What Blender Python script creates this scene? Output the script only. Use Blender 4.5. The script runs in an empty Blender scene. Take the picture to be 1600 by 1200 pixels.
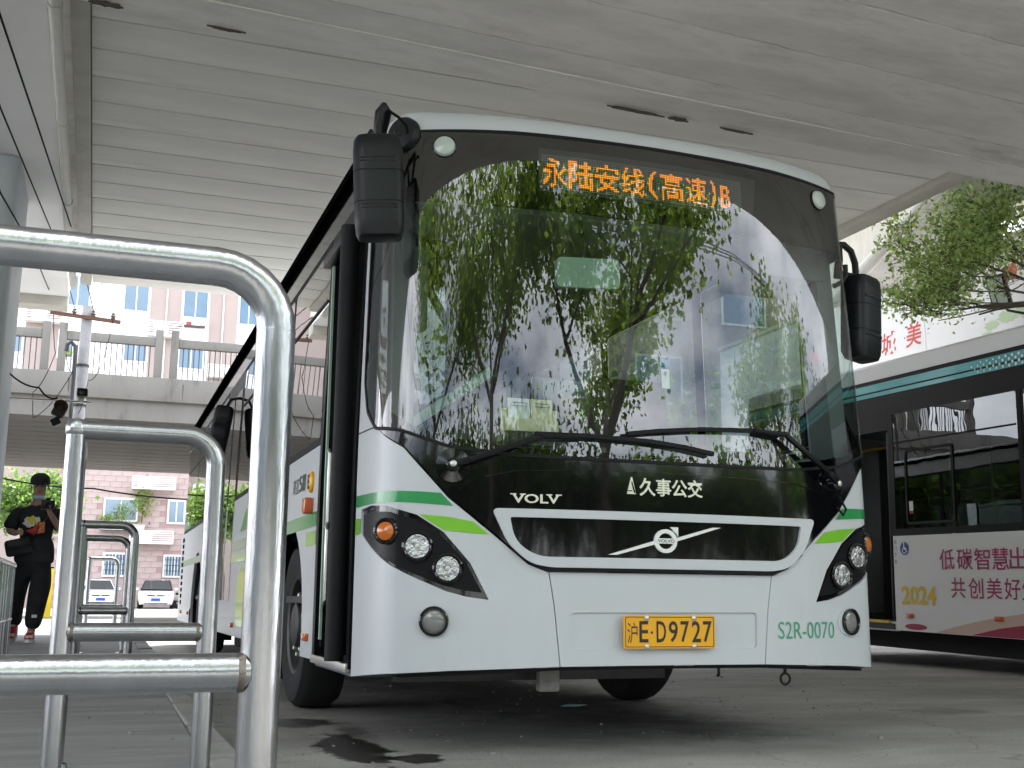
import bpy, bmesh, math, random
from math import sin, cos, pi, radians, sqrt, atan2
from mathutils import Vector, Matrix
from mathutils.geometry import delaunay_2d_cdt

SC = bpy.context.scene
COL = SC.collection
random.seed(7)

# ------------------------------------------------------------------ camera
cam_d = bpy.data.cameras.new('camera')
cam_d.sensor_fit = 'HORIZONTAL'; cam_d.sensor_width = 36.0
cam_d.lens = 1793.3 / 1600 * 36.0
cam_d.clip_start = 0.05; cam_d.clip_end = 2000
cam = bpy.data.objects.new('camera', cam_d); COL.objects.link(cam)
_yaw, _pit, _rol = radians(19.663), radians(10.593), radians(0.486)
_f = Vector((sin(_yaw)*cos(_pit), cos(_yaw)*cos(_pit), sin(_pit)))
_r = Vector((cos(_yaw), -sin(_yaw), 0)); _u = _r.cross(_f)
_r2 = cos(_rol)*_r + sin(_rol)*_u; _u2 = -sin(_rol)*_r + cos(_rol)*_u
cam.matrix_world = Matrix(((_r2.x, _u2.x, -_f.x, -2.364), (_r2.y, _u2.y, -_f.y, -4.579),
                           (_r2.z, _u2.z, -_f.z, 0.656), (0, 0, 0, 1)))
cam_d.dof.use_dof = False
SC.camera = cam

# ------------------------------------------------------------------ sky, sun, exposure
SUN_EL, SUN_AZ = radians(68), radians(34)          # azimuth from +y towards +x
W = bpy.data.worlds.new('World'); SC.world = W; W.use_nodes = True
nt = W.node_tree; nt.nodes.clear()
o_ = nt.nodes.new('ShaderNodeOutputWorld'); bg = nt.nodes.new('ShaderNodeBackground')
sky = nt.nodes.new('ShaderNodeTexSky'); sky.sky_type = 'NISHITA'; sky.sun_disc = False
sky.sun_elevation = SUN_EL; sky.sun_rotation = SUN_AZ; sky.air_density = 1.0; sky.dust_density = 1.5
tc = nt.nodes.new('ShaderNodeTexCoord'); mp = nt.nodes.new('ShaderNodeMapping')
mp.inputs['Scale'].default_value = (1.6, 1.6, 3.2)
nz = nt.nodes.new('ShaderNodeTexNoise'); nz.inputs['Scale'].default_value = 1.7
nz.inputs['Detail'].default_value = 9; nz.inputs['Roughness'].default_value = .56
rp = nt.nodes.new('ShaderNodeValToRGB'); rp.color_ramp.elements[0].position = .36; rp.color_ramp.elements[1].position = .64
rp.color_ramp.elements[0].color = (.10,.10,.10,1)
mp.inputs['Location'].default_value = (3.7, 1.3, .4)
mx = nt.nodes.new('ShaderNodeMix'); mx.data_type = 'RGBA'
mx.inputs[7].default_value = (19.0, 19.5, 20.6, 1)
nt.links.new(tc.outputs['Generated'], mp.inputs[0]); nt.links.new(mp.outputs[0], nz.inputs['Vector'])
nt.links.new(nz.outputs['Fac'], rp.inputs[0]); nt.links.new(rp.outputs[0], mx.inputs[0])
nt.links.new(sky.outputs[0], mx.inputs[6]); nt.links.new(mx.outputs[2], bg.inputs[0])
bg.inputs[1].default_value = 0.15
nt.links.new(bg.outputs[0], o_.inputs[0])

sl = bpy.data.lights.new('sun', 'SUN'); sl.energy = 5.0; sl.angle = radians(0.6); sl.color = (1, .955, .88)
so = bpy.data.objects.new('sun', sl); COL.objects.link(so)
_d = Vector((sin(SUN_AZ)*cos(SUN_EL), cos(SUN_AZ)*cos(SUN_EL), sin(SUN_EL)))
so.rotation_euler = _d.to_track_quat('Z', 'Y').to_euler(); so.location = _d*60

SC.view_settings.view_transform = 'Standard'; SC.view_settings.look = 'None'
SC.view_settings.exposure = 1.1; SC.view_settings.gamma = 1.0
try: SC.view_settings.use_curve_mapping = False
except Exception: pass
SC.cycles.max_bounces = 10; SC.cycles.diffuse_bounces = 5; SC.cycles.glossy_bounces = 5
SC.cycles.transparent_max_bounces = 24; SC.cycles.transmission_bounces = 6
SC.cycles.caustics_reflective = False; SC.cycles.caustics_refractive = False
SC.cycles.sample_clamp_indirect = 8.0
try: SC.cycles.use_denoising = True
except Exception: pass

# ------------------------------------------------------------------ materials
M = {}
def mat(name, col, rough=.5, metal=0., var=0., scale=6., bump=0., bscale=40., coat=0., spec=.5, stretch=(1,1,1),
        dark=None, dscale=2., dpos=(.55,.75), island=0.):
    """Principled with noise driven tone, optional darker stain layer and fine bump"""
    m = bpy.data.materials.new(name); m.use_nodes = True; n = m.node_tree; L = n.links.new
    b = n.nodes['Principled BSDF']
    b.inputs['Roughness'].default_value = rough; b.inputs['Metallic'].default_value = metal
    b.inputs['Coat Weight'].default_value = coat; b.inputs['Coat Roughness'].default_value = .05
    b.inputs['Specular IOR Level'].default_value = spec
    c4 = (*col, 1)
    b.inputs['Base Color'].default_value = c4
    tc = n.nodes.new('ShaderNodeTexCoord'); mp = n.nodes.new('ShaderNodeMapping'); mp.inputs['Scale'].default_value = stretch
    L(tc.outputs['Object'], mp.inputs[0])
    src = None
    if var or island:
        nz = n.nodes.new('ShaderNodeTexNoise'); nz.inputs['Scale'].default_value = scale; nz.inputs['Detail'].default_value = 8
        nz.inputs['Roughness'].default_value = .62
        L(mp.outputs[0], nz.inputs['Vector'])
        mr = n.nodes.new('ShaderNodeMapRange'); mr.inputs[1].default_value = .3; mr.inputs[2].default_value = .7
        mr.inputs[3].default_value = 1-var; mr.inputs[4].default_value = 1+var
        L(nz.outputs['Fac'], mr.inputs[0]); fac = mr.outputs[0]
        if island:
            g = n.nodes.new('ShaderNodeNewGeometry'); m2 = n.nodes.new('ShaderNodeMapRange')
            m2.inputs[3].default_value = 1-island; m2.inputs[4].default_value = 1+island
            L(g.outputs['Random Per Island'], m2.inputs[0])
            mm = n.nodes.new('ShaderNodeMath'); mm.operation = 'MULTIPLY'; L(fac, mm.inputs[0]); L(m2.outputs[0], mm.inputs[1]); fac = mm.outputs[0]
        vm = n.nodes.new('ShaderNodeVectorMath'); vm.operation = 'SCALE'; vm.inputs[0].default_value = col
        L(fac, vm.inputs['Scale']); src = vm.outputs[0]
        r2 = n.nodes.new('ShaderNodeMapRange'); r2.inputs[3].default_value = max(.02, rough-.08); r2.inputs[4].default_value = min(1, rough+.1)
        L(nz.outputs['Fac'], r2.inputs[0]); L(r2.outputs[0], b.inputs['Roughness'])
    if dark:
        n3 = n.nodes.new('ShaderNodeTexNoise'); n3.inputs['Scale'].default_value = dscale; n3.inputs['Detail'].default_value = 10
        n3.inputs['Roughness'].default_value = .65
        L(mp.outputs[0], n3.inputs['Vector'])
        rp = n.nodes.new('ShaderNodeValToRGB'); rp.color_ramp.elements[0].position = dpos[0]; rp.color_ramp.elements[1].position = dpos[1]
        L(n3.outputs['Fac'], rp.inputs[0])
        mx = n.nodes.new('ShaderNodeMix'); mx.data_type = 'RGBA'; L(rp.outputs[0], mx.inputs[0])
        if src: L(src, mx.inputs[6])
        else: mx.inputs[6].default_value = c4
        mx.inputs[7].default_value = (*dark, 1); src = mx.outputs[2]
    if src: L(src, b.inputs['Base Color'])
    if bump:
        nb = n.nodes.new('ShaderNodeTexNoise'); nb.inputs['Scale'].default_value = bscale; nb.inputs['Detail'].default_value = 6
        L(mp.outputs[0], nb.inputs['Vector'])
        bp = n.nodes.new('ShaderNodeBump'); bp.inputs['Strength'].default_value = bump; bp.inputs['Distance'].default_value = .02
        L(nb.outputs['Fac'], bp.inputs['Height']); L(bp.outputs[0], b.inputs['Normal'])
    M[name] = m
    return m

def glassmat(name, tint, base=.09, gain=.85, power=4.0, wave=0., wscale=3., rough=0.0, stretch=(1,1,1)):
    """thin pane: tinted see-through + mirror reflection that grows towards grazing"""
    m = bpy.data.materials.new(name); m.use_nodes = True; n = m.node_tree; L = n.links.new
    n.nodes.clear()
    out = n.nodes.new('ShaderNodeOutputMaterial'); mx = n.nodes.new('ShaderNodeMixShader')
    tr = n.nodes.new('ShaderNodeBsdfTransparent'); tr.inputs[0].default_value = (*tint, 1)
    gl = n.nodes.new('ShaderNodeBsdfGlossy'); gl.inputs['Roughness'].default_value = rough
    lw = n.nodes.new('ShaderNodeLayerWeight'); lw.inputs['Blend'].default_value = .5
    pw = n.nodes.new('ShaderNodeMath'); pw.operation = 'POWER'; pw.inputs[1].default_value = power
    ma = n.nodes.new('ShaderNodeMath'); ma.operation = 'MULTIPLY_ADD'; ma.inputs[1].default_value = gain; ma.inputs[2].default_value = base; ma.use_clamp = True
    L(lw.outputs['Facing'], pw.inputs[0]); L(pw.outputs[0], ma.inputs[0]); L(ma.outputs[0], mx.inputs[0])
    L(tr.outputs[0], mx.inputs[1]); L(gl.outputs[0], mx.inputs[2]); L(mx.outputs[0], out.inputs[0])
    if wave:
        tc = n.nodes.new('ShaderNodeTexCoord'); mp = n.nodes.new('ShaderNodeMapping'); mp.inputs['Scale'].default_value = stretch
        nb = n.nodes.new('ShaderNodeTexNoise'); nb.inputs['Scale'].default_value = wscale; nb.inputs['Detail'].default_value = 2
        bp = n.nodes.new('ShaderNodeBump'); bp.inputs['Strength'].default_value = wave; bp.inputs['Distance'].default_value = .01
        L(tc.outputs['Object'], mp.inputs[0]); L(mp.outputs[0], nb.inputs['Vector']); L(nb.outputs['Fac'], bp.inputs['Height'])
        L(bp.outputs[0], gl.inputs['Normal'])
    M[name] = m
    return m

def leafmat(name, col, trans, var=.35):
    m = bpy.data.materials.new(name); m.use_nodes = True; n = m.node_tree; L = n.links.new
    b = n.nodes['Principled BSDF']; b.inputs['Roughness'].default_value = .5
    out = n.nodes['Material Output']
    g = n.nodes.new('ShaderNodeNewGeometry'); mr = n.nodes.new('ShaderNodeMapRange')
    mr.inputs[3].default_value = 1-var; mr.inputs[4].default_value = 1+var
    L(g.outputs['Random Per Island'], mr.inputs[0])
    v1 = n.nodes.new('ShaderNodeVectorMath'); v1.operation = 'SCALE'; v1.inputs[0].default_value = col; L(mr.outputs[0], v1.inputs['Scale'])
    v2 = n.nodes.new('ShaderNodeVectorMath'); v2.operation = 'SCALE'; v2.inputs[0].default_value = trans; L(mr.outputs[0], v2.inputs['Scale'])
    t = n.nodes.new('ShaderNodeBsdfTranslucent'); mx = n.nodes.new('ShaderNodeMixShader'); mx.inputs[0].default_value = .45
    L(v1.outputs[0], b.inputs['Base Color']); L(v2.outputs[0], t.inputs[0])
    L(b.outputs[0], mx.inputs[1]); L(t.outputs[0], mx.inputs[2]); L(mx.outputs[0], out.inputs[0])
    M[name] = m
    return m

def emitmat(name, col, strength):
    m = bpy.data.materials.new(name); m.use_nodes = True; b = m.node_tree.nodes['Principled BSDF']
    b.inputs['Base Color'].default_value = (*col, 1); b.inputs['Emission Color'].default_value = (*col, 1)
    b.inputs['Emission Strength'].default_value = strength; M[name] = m
    return m

# setting
def ground_mat():
    """worn concrete: fine grain, patches, hairline cracks, soaked oil stains, and under-bus shade painted in"""
    m = mat('asphalt', (.35,.34,.32), .8); n = m.node_tree; L = n.links.new; b = n.nodes['Principled BSDF']
    tc = n.nodes.new('ShaderNodeTexCoord')
    def noise(scale, detail=8, rough=.6, stretch=(1,1,1)):
        mp = n.nodes.new('ShaderNodeMapping'); mp.inputs['Scale'].default_value = stretch; L(tc.outputs['Object'], mp.inputs[0])
        z = n.nodes.new('ShaderNodeTexNoise'); z.inputs['Scale'].default_value = scale; z.inputs['Detail'].default_value = detail; z.inputs['Roughness'].default_value = rough
        L(mp.outputs[0], z.inputs['Vector']); return z.outputs['Fac']
    def rng_(src, a, b_, lo, hi):
        q = n.nodes.new('ShaderNodeMapRange'); q.inputs[1].default_value = a; q.inputs[2].default_value = b_; q.inputs[3].default_value = lo; q.inputs[4].default_value = hi
        L(src, q.inputs[0]); return q.outputs[0]
    def mth(op, a, b_=None):
        q = n.nodes.new('ShaderNodeMath'); q.operation = op; L(a, q.inputs[0])
        if b_ is not None:
            if isinstance(b_, (int, float)): q.inputs[1].default_value = b_
            else: L(b_, q.inputs[1])
        return q.outputs[0]
    f = mth('MULTIPLY', rng_(noise(70, 4, .8), .3, .7, .72, 1.28), rng_(noise(1.1, 9, .62, (.6,1.3,1)), .3, .7, .70, 1.22))
    f = mth('MULTIPLY', f, rng_(noise(.35, 6, .6), .35, .68, .80, 1.12))
    f = mth('MULTIPLY', f, rng_(noise(9, 6, .7, (.3,1.4,1)), .56, .72, 1.0, .78))
    # hairline cracks
    vo = n.nodes.new('ShaderNodeTexVoronoi'); vo.feature = 'DISTANCE_TO_EDGE'; vo.inputs['Scale'].default_value = .34
    wp = n.nodes.new('ShaderNodeVectorMath'); wp.operation = 'MULTIPLY_ADD'; nz3 = n.nodes.new('ShaderNodeTexNoise'); nz3.inputs['Scale'].default_value = 2.2; nz3.inputs['Detail'].default_value = 6
    L(tc.outputs['Object'], nz3.inputs['Vector']); L(nz3.outputs['Color'], wp.inputs[0]); wp.inputs[1].default_value = (.5,.5,.5); L(tc.outputs['Object'], wp.inputs[2]); L(wp.outputs[0], vo.inputs['Vector'])
    f = mth('MULTIPLY', f, rng_(vo.outputs['Distance'], .0, .0030, .68, 1.0))
    # soaked stains; the wide soft patches under the bus are painted shade
    sep = n.nodes.new('ShaderNodeSeparateXYZ'); L(tc.outputs['Object'], sep.inputs[0])
    wob = noise(4.5, 7, .7); rough_src = None
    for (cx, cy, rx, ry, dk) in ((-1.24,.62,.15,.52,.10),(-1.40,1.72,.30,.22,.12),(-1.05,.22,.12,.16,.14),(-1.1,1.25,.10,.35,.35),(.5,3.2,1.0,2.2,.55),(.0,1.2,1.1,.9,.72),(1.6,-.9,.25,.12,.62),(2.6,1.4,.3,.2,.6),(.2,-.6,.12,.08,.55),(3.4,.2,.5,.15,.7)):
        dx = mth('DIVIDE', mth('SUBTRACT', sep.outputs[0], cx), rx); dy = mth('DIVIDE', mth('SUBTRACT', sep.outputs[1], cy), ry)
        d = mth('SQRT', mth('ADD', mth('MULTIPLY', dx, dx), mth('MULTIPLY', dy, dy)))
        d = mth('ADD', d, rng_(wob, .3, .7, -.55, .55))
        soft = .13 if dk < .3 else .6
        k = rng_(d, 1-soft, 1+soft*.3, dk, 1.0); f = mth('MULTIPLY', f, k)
        if dk < .3: rough_src = k if rough_src is None else mth('MULTIPLY', rough_src, k)
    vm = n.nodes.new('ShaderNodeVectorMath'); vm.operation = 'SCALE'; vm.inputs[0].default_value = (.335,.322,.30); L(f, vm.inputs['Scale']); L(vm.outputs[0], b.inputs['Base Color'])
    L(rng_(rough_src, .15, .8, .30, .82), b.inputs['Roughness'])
    bp = n.nodes.new('ShaderNodeBump'); bp.inputs['Strength'].default_value = .55; bp.inputs['Distance'].default_value = .012; L(noise(60, 5, .7), bp.inputs['Height']); L(bp.outputs[0], b.inputs['Normal'])
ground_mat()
mat('paving', (.23,.23,.224), .75, var=.32, scale=2.4, bump=.3, bscale=30, stretch=(.35,2.6,1), dark=(.12,.118,.115), dscale=1.1, dpos=(.56,.8))
mat('kerbstone', (.27,.26,.25), .8, var=.25, scale=4, bump=.3)
mat('plank_concrete', (.80,.79,.75), .85, var=.13, scale=1.3, bump=.22, bscale=22, stretch=(.25,1,1), dark=(.48,.47,.44), dscale=.8, dpos=(.56,.85), island=.06)
mat('raw_concrete', (.80,.785,.755), .9, var=.24, scale=1.5, bump=.5, bscale=16, stretch=(.3,1,1), dark=(.33,.31,.28), dscale=1.5, dpos=(.55,.80))
mat('painted_soffit', (.88,.88,.885), .7, var=.06, scale=.8, bump=.1)
mat('spalled', (.10,.085,.07), .95, var=.3, scale=9, bump=.8)
mat('beige_strip', (.56,.54,.48), .7, var=.12, scale=3)
mat('pier_paint', (.60,.66,.70), .5, var=.05, scale=1.2, bump=.06)
mat('pier_base', (.22,.26,.31), .5, var=.08, scale=2)
mat('viaduct_concrete', (.165,.158,.145), .9, var=.15, scale=1.2, bump=.3, stretch=(1,1,.35), dark=(.07,.064,.058), dscale=1.6, dpos=(.56,.72))
mat('pvc', (.62,.62,.58), .4, var=.06)
mat('pink_tile', (.40,.315,.30), .7, var=.14, scale=1.3, island=.05)
mat('mortar', (.33,.235,.225), .9)
mat('mauve_wall', (.34,.28,.26), .8, var=.08, scale=.6)
mat('white_wall', (.80,.80,.79), .8, var=.05, scale=.6)
mat('white_metal', (.80,.80,.78), .45, var=.06)
mat('house_glass', (.10,.17,.24), .06, var=.2, scale=.4, spec=.9)
mat('dark_bars', (.05,.05,.055), .6)
mat('hoarding', (.80,.80,.81), .45, var=.04, scale=.5)
mat('hoarding_back', (.35,.36,.37), .6)
mat('print_red', (.62,.07,.06), .5)
mat('print_pink', (.75,.35,.38), .5)
mat('print_green', (.52,.66,.42), .5)
mat('bark', (.115,.095,.075), .9, var=.35, scale=7, bump=.6, stretch=(1,1,.3))
leafmat('leaf_plane', (.12,.195,.035), (.46,.66,.09), .6)
leafmat('leaf_hedge', (.045,.075,.022), (.12,.19,.03), .5)
leafmat('leaf_right', (.22,.32,.12), (.48,.62,.18), .6)
leafmat('leaf_far', (.085,.15,.04), (.26,.42,.08), .45)
mat('cable', (.010,.010,.011), .9, spec=.15)
mat('pole_concrete', (.30,.30,.31), .85, var=.15, scale=5, bump=.2)
mat('rust', (.11,.055,.04), .85, var=.3, scale=20)
mat('porcelain', (.10,.07,.06), .2)
mat('oil', (.045,.043,.04), .34, var=.2, scale=5)
mat('water', (.02,.02,.02), .015)
# vehicles
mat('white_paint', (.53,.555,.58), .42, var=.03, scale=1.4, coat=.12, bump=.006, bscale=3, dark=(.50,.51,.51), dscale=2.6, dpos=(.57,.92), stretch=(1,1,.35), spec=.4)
mat('seam', (.02,.02,.02), .8)
mat('green_dark', (.012,.27,.065), .3, coat=.5)
mat('green_light', (.18,.50,.018), .3, coat=.5)
mat('black_gloss', (.004,.004,.005), .06, coat=.2, bump=.03, bscale=5)
mat('black_satin', (.006,.006,.007), .36, var=.12, scale=5, spec=.15)
mat('black_plastic', (.008,.009,.011), .38, var=.2, scale=8, bump=.05, bscale=90, spec=.3)
mat('frit', (.004,.004,.004), .8, spec=.0)
mat('rubber', (.009,.009,.010), .6, var=.2, scale=10, spec=.2)
mat('tyre', (.007,.007,.007), .85, var=.3, scale=14, bump=.2)
mat('steel_dark', (.06,.06,.06), .55, metal=.6, var=.3)
mat('underbody', (.012,.012,.012), .9, var=.3)
mat('rim', (.05,.05,.05), .5, metal=.4, var=.15)
mat('reflector', (.50,.50,.51), .10, metal=1., bump=.7, bscale=38)
mat('lens_milky', (.46,.52,.48), .25, coat=.4)
mat('fog_lens', (.20,.20,.19), .2, coat=.8)
mat('amber', (.55,.14,.015), .2, coat=.8)
mat('orange_marker', (.60,.11,.015), .25, coat=.5)
mat('plate_yellow', (.80,.39,.004), .35, var=.03)
mat('plate_ink', (.012,.012,.012), .4)
mat('plate_blue', (.02,.10,.45), .35)
mat('bolt_metal', (.62,.61,.58), .35, metal=.8)
mat('badge', (.78,.79,.78), .25, coat=.3)
mat('badge_cream', (.72,.72,.60), .3)
mat('green_ink', (.055,.33,.19), .5)
mat('cabin_grey', (.13,.15,.15), .6, var=.05)
mat('cabin_dark', (.03,.033,.034), .6, var=.1)
mat('cabin_light', (.20,.215,.21), .6)
mat('cabin_green', (.33,.47,.38), .5)
mat('seat_fabric', (.035,.07,.13), .8, var=.25, scale=20)
mat('pole_yellow', (.62,.42,.03), .35)
mat('led_off', (.45,.45,.42), .5)
emitmat('led_on', (1.0,.27,.015), .75)
mat('led_board', (.045,.045,.045), .7, spec=.1)
mat('card_white', (.85,.86,.84), .6); mat('card_cream', (.82,.76,.50), .6)
mat('sticker_blue', (.05,.30,.55), .5); mat('sticker_red', (.35,.03,.02), .5)
glassmat('windscreen_glass', (.68,.75,.72), base=.105, gain=.62, power=3.2, wave=.05, wscale=2.2, stretch=(2.2,1,.45))
glassmat('side_glass', (.22,.25,.25), base=.12, gain=.9, power=2.2, wave=.03, wscale=1.6)
glassmat('bus_glass', (.13,.15,.15), base=.09, gain=.8, power=2.6, wave=.10, wscale=2.0)
glassmat('lamp_glass', (.92,.93,.93), base=.04, gain=.5, power=4)
mat('teal', (.0,.34,.36), .3, coat=.4)
mat('ad_white', (.80,.80,.805), .4, var=.03, scale=.8)
mat('magenta_ink', (.40,.02,.13), .5); mat('ad_peach', (.68,.48,.40), .5); mat('ad_crimson', (.36,.02,.07), .5)
mat('gold_ink', (.80,.52,.03), .45); mat('sign_blue', (.01,.05,.32), .45)
# street furniture
mat('stainless', (.41,.415,.425), .23, metal=1., var=.12, scale=14, bump=.10, bscale=90, stretch=(1,1,.12), dark=(.27,.265,.26), dscale=7, dpos=(.58,.80))
mat('weld', (.20,.17,.14), .5, metal=.8, var=.4, scale=40, bump=.5)
mat('yellow_paint', (.70,.47,.02), .5, var=.12, scale=6)
# person
mat('skin', (.42,.25,.18), .5, var=.06, scale=12)
mat('black_cloth', (.026,.026,.028), .9, var=.4, scale=14, bump=.3, bscale=35)
mat('black_denim', (.014,.014,.016), .9, var=.5, scale=10, bump=.3, bscale=30)
mat('mask_blue', (.42,.55,.66), .8)
mat('shoe_red', (.50,.03,.03), .5); mat('shoe_white', (.72,.70,.68), .5)
mat('strap_red', (.48,.03,.025), .6); mat('strap_pattern', (.55,.18,.06), .6, var=.6, scale=40)
mat('print_yellow', (.72,.62,.06), .6); mat('print_white', (.70,.70,.68), .6)
mat('car_white', (.76,.77,.78), .25, coat=.7); mat('car_glass', (.03,.04,.045), .05, spec=.8)

# ------------------------------------------------------------------ helpers
def tag(o, label=None, cat=None, group=None, kind=None):
    if label: o['label'] = label
    if cat: o['category'] = cat
    if group: o['group'] = group
    if kind: o['kind'] = kind
    return o

def empty(name, loc=(0,0,0), rz=0., label=None, cat=None, group=None):
    o = bpy.data.objects.new(name, None); COL.objects.link(o); o.location = loc; o.rotation_euler = (0,0,rz)
    o.empty_display_size = .1
    return tag(o, label, cat, group)

class MB:
    def __init__(s): s.v = []; s.f = []
    def add(s, v, f):
        n = len(s.v); s.v += [tuple(p) for p in v]; s.f += [tuple(i+n for i in q) for q in f]; return s
    def box(s, x0, x1, y0, y1, z0, z1):
        v = [(x,y,z) for x in (x0,x1) for y in (y0,y1) for z in (z0,z1)]
        return s.add(v, [(0,1,3,2),(4,6,7,5),(0,4,5,1),(2,3,7,6),(0,2,6,4),(1,5,7,3)])
    def obox(s, c, size, R=None):
        hx, hy, hz = size[0]/2, size[1]/2, size[2]/2; c = Vector(c)
        v = [Vector((x,y,z)) for x in (-hx,hx) for y in (-hy,hy) for z in (-hz,hz)]
        v = [c + (R @ p if R else p) for p in v]
        return s.add(v, [(0,1,3,2),(4,6,7,5),(0,4,5,1),(2,3,7,6),(0,2,6,4),(1,5,7,3)])
    def bar(s, a, b, w, h, up=(0,0,1)):
        a, b = Vector(a), Vector(b); d = b-a; L = d.length; d.normalize()
        x = d.cross(Vector(up))
        if x.length < 1e-4: x = d.cross(Vector((1,0,0)))
        x.normalize(); z = x.cross(d)
        R = Matrix((x, d, z)).transposed()
        return s.obox((a+b)/2, (w, L, h), R)
    def tube(s, path, r, n=10, caps=True, closed=False):
        P = [Vector(p) for p in path]; m = len(P)
        rr = r if isinstance(r, (list, tuple)) else [r]*m
        T = []
        for i in range(m):
            if closed: t = P[(i+1) % m]-P[i-1]
            else: t = P[min(i+1, m-1)]-P[max(i-1, 0)]
            if t.length < 1e-9: t = Vector((0,0,1))
            T.append(t.normalized())
        ref = Vector((0,0,1)) if abs(T[0].z) < .9 else Vector((1,0,0))
        N = (ref - T[0]*ref.dot(T[0])).normalized()
        base = len(s.v)
        for i in range(m):
            N = N - T[i]*N.dot(T[i])
            if N.length < 1e-6: N = T[i].orthogonal()
            N.normalize(); B = T[i].cross(N)
            for k in range(n):
                a = 2*pi*k/n
                s.v.append(tuple(P[i] + (N*cos(a)+B*sin(a))*rr[i]))
        for i in range(m-1 if not closed else m):
            j = (i+1) % m
            for k in range(n):
                l = (k+1) % n
                s.f.append((base+i*n+k, base+i*n+l, base+j*n+l, base+j*n+k))
        if caps and not closed:
            s.f.append(tuple(base+k for k in reversed(range(n)))); s.f.append(tuple(base+(m-1)*n+k for k in range(n)))
        return s
    def lathe(s, prof, n=24, mt=None, caps=True):
        """profile of (radius, z); mt places it"""
        mt = mt or Matrix.Identity(4); base = len(s.v)
        for r, z in prof:
            for k in range(n):
                a = 2*pi*k/n
                s.v.append(tuple(mt @ Vector((r*cos(a), r*sin(a), z))))
        for i in range(len(prof)-1):
            for k in range(n):
                l = (k+1) % n
                s.f.append((base+i*n+k, base+i*n+l, base+(i+1)*n+l, base+(i+1)*n+k))
        if caps:
            s.f.append(tuple(base+k for k in reversed(range(n)))); s.f.append(tuple(base+(len(prof)-1)*n+k for k in range(n)))
        return s
    def prism(s, poly, h, mt=None):
        mt = mt or Matrix.Identity(4); n = len(poly); base = len(s.v)
        for z in (0, h):
            for x, y in poly: s.v.append(tuple(mt @ Vector((x, y, z))))
        s.f.append(tuple(base+k for k in reversed(range(n)))); s.f.append(tuple(base+n+k for k in range(n)))
        for k in range(n):
            l = (k+1) % n; s.f.append((base+k, base+l, base+n+l, base+n+k))
        return s
    def mesh(s, name, bevel=0., seg=2):
        me = bpy.data.meshes.new(name); me.from_pydata(s.v, [], s.f); me.update()
        bm = bmesh.new(); bm.from_mesh(me)
        bmesh.ops.recalc_face_normals(bm, faces=bm.faces)
        if bevel: bmesh.ops.bevel(bm, geom=bm.edges[:], offset=bevel, segments=seg, affect='EDGES', profile=.5, clamp_overlap=True)
        bm.to_mesh(me); bm.free()
        return me
    def build(s, name, m, parent=None, smooth=False, bevel=0., seg=2):
        me = s.mesh(name, bevel, seg)
        return link(name, me, m, parent, smooth)

def link(name, me, m, parent=None, smooth=False):
    if m and not me.materials: me.materials.append(M[m] if isinstance(m, str) else m)
    if smooth:
        for p in me.polygons: p.use_smooth = True
        try: me.set_sharp_from_angle(angle=radians(40))
        except Exception: pass
    o = bpy.data.objects.new(name, me); COL.objects.link(o)
    if parent: o.parent = parent
    return o

def box(name, m, parent, x0, x1, y0, y1, z0, z1, bevel=0., seg=2):
    return MB().box(x0, x1, y0, y1, z0, z1).build(name, m, parent, bevel > 0, bevel, seg)

def dup(o, parent=None):
    c = o.copy(); COL.objects.link(c); c.parent = parent
    for ch in [q for q in bpy.data.objects if q.parent == o]: dup(ch, c)
    return c

def pip(p, poly):
    x, y = p; c = False; n = len(poly); j = n-1
    for i in range(n):
        xi, yi = poly[i]; xj, yj = poly[j]
        if (yi > y) != (yj > y) and x < (xj-xi)*(y-yi)/(yj-yi)+xi: c = not c
        j = i
    return c

def densify(poly, step):
    out = []
    for i, a in enumerate(poly):
        b = poly[(i+1) % len(poly)]; L = sqrt((a[0]-b[0])**2+(a[1]-b[1])**2); n = max(1, int(math.ceil(L/step)))
        for k in range(n): out.append((a[0]+(b[0]-a[0])*k/n, a[1]+(b[1]-a[1])*k/n))
    return out

def rounded(poly, r, n=5):
    """round the corners of a polygon; r may be a list"""
    out = []; m = len(poly)
    for i in range(m):
        p = Vector(poly[i]); a = Vector(poly[i-1])-p; b = Vector(poly[(i+1) % m])-p
        ri = r[i] if isinstance(r, (list, tuple)) else r
        ri = min(ri, a.length*.49, b.length*.49)
        if ri <= 0: out.append(tuple(p)); continue
        A = p+a.normalized()*ri; B = p+b.normalized()*ri
        for k in range(n+1):
            t = k/n; q = A*(1-t)**2 + p*2*t*(1-t) + B*t*t; out.append((q.x, q.y))
    return out

def nrm(fn, u, v, e=2e-3):
    a = fn(u+e, v)-fn(u-e, v); b = fn(u, v+e)-fn(u, v-e); n = a.cross(b)
    return n.normalized() if n.length > 1e-12 else Vector((0,-1,0))

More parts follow.
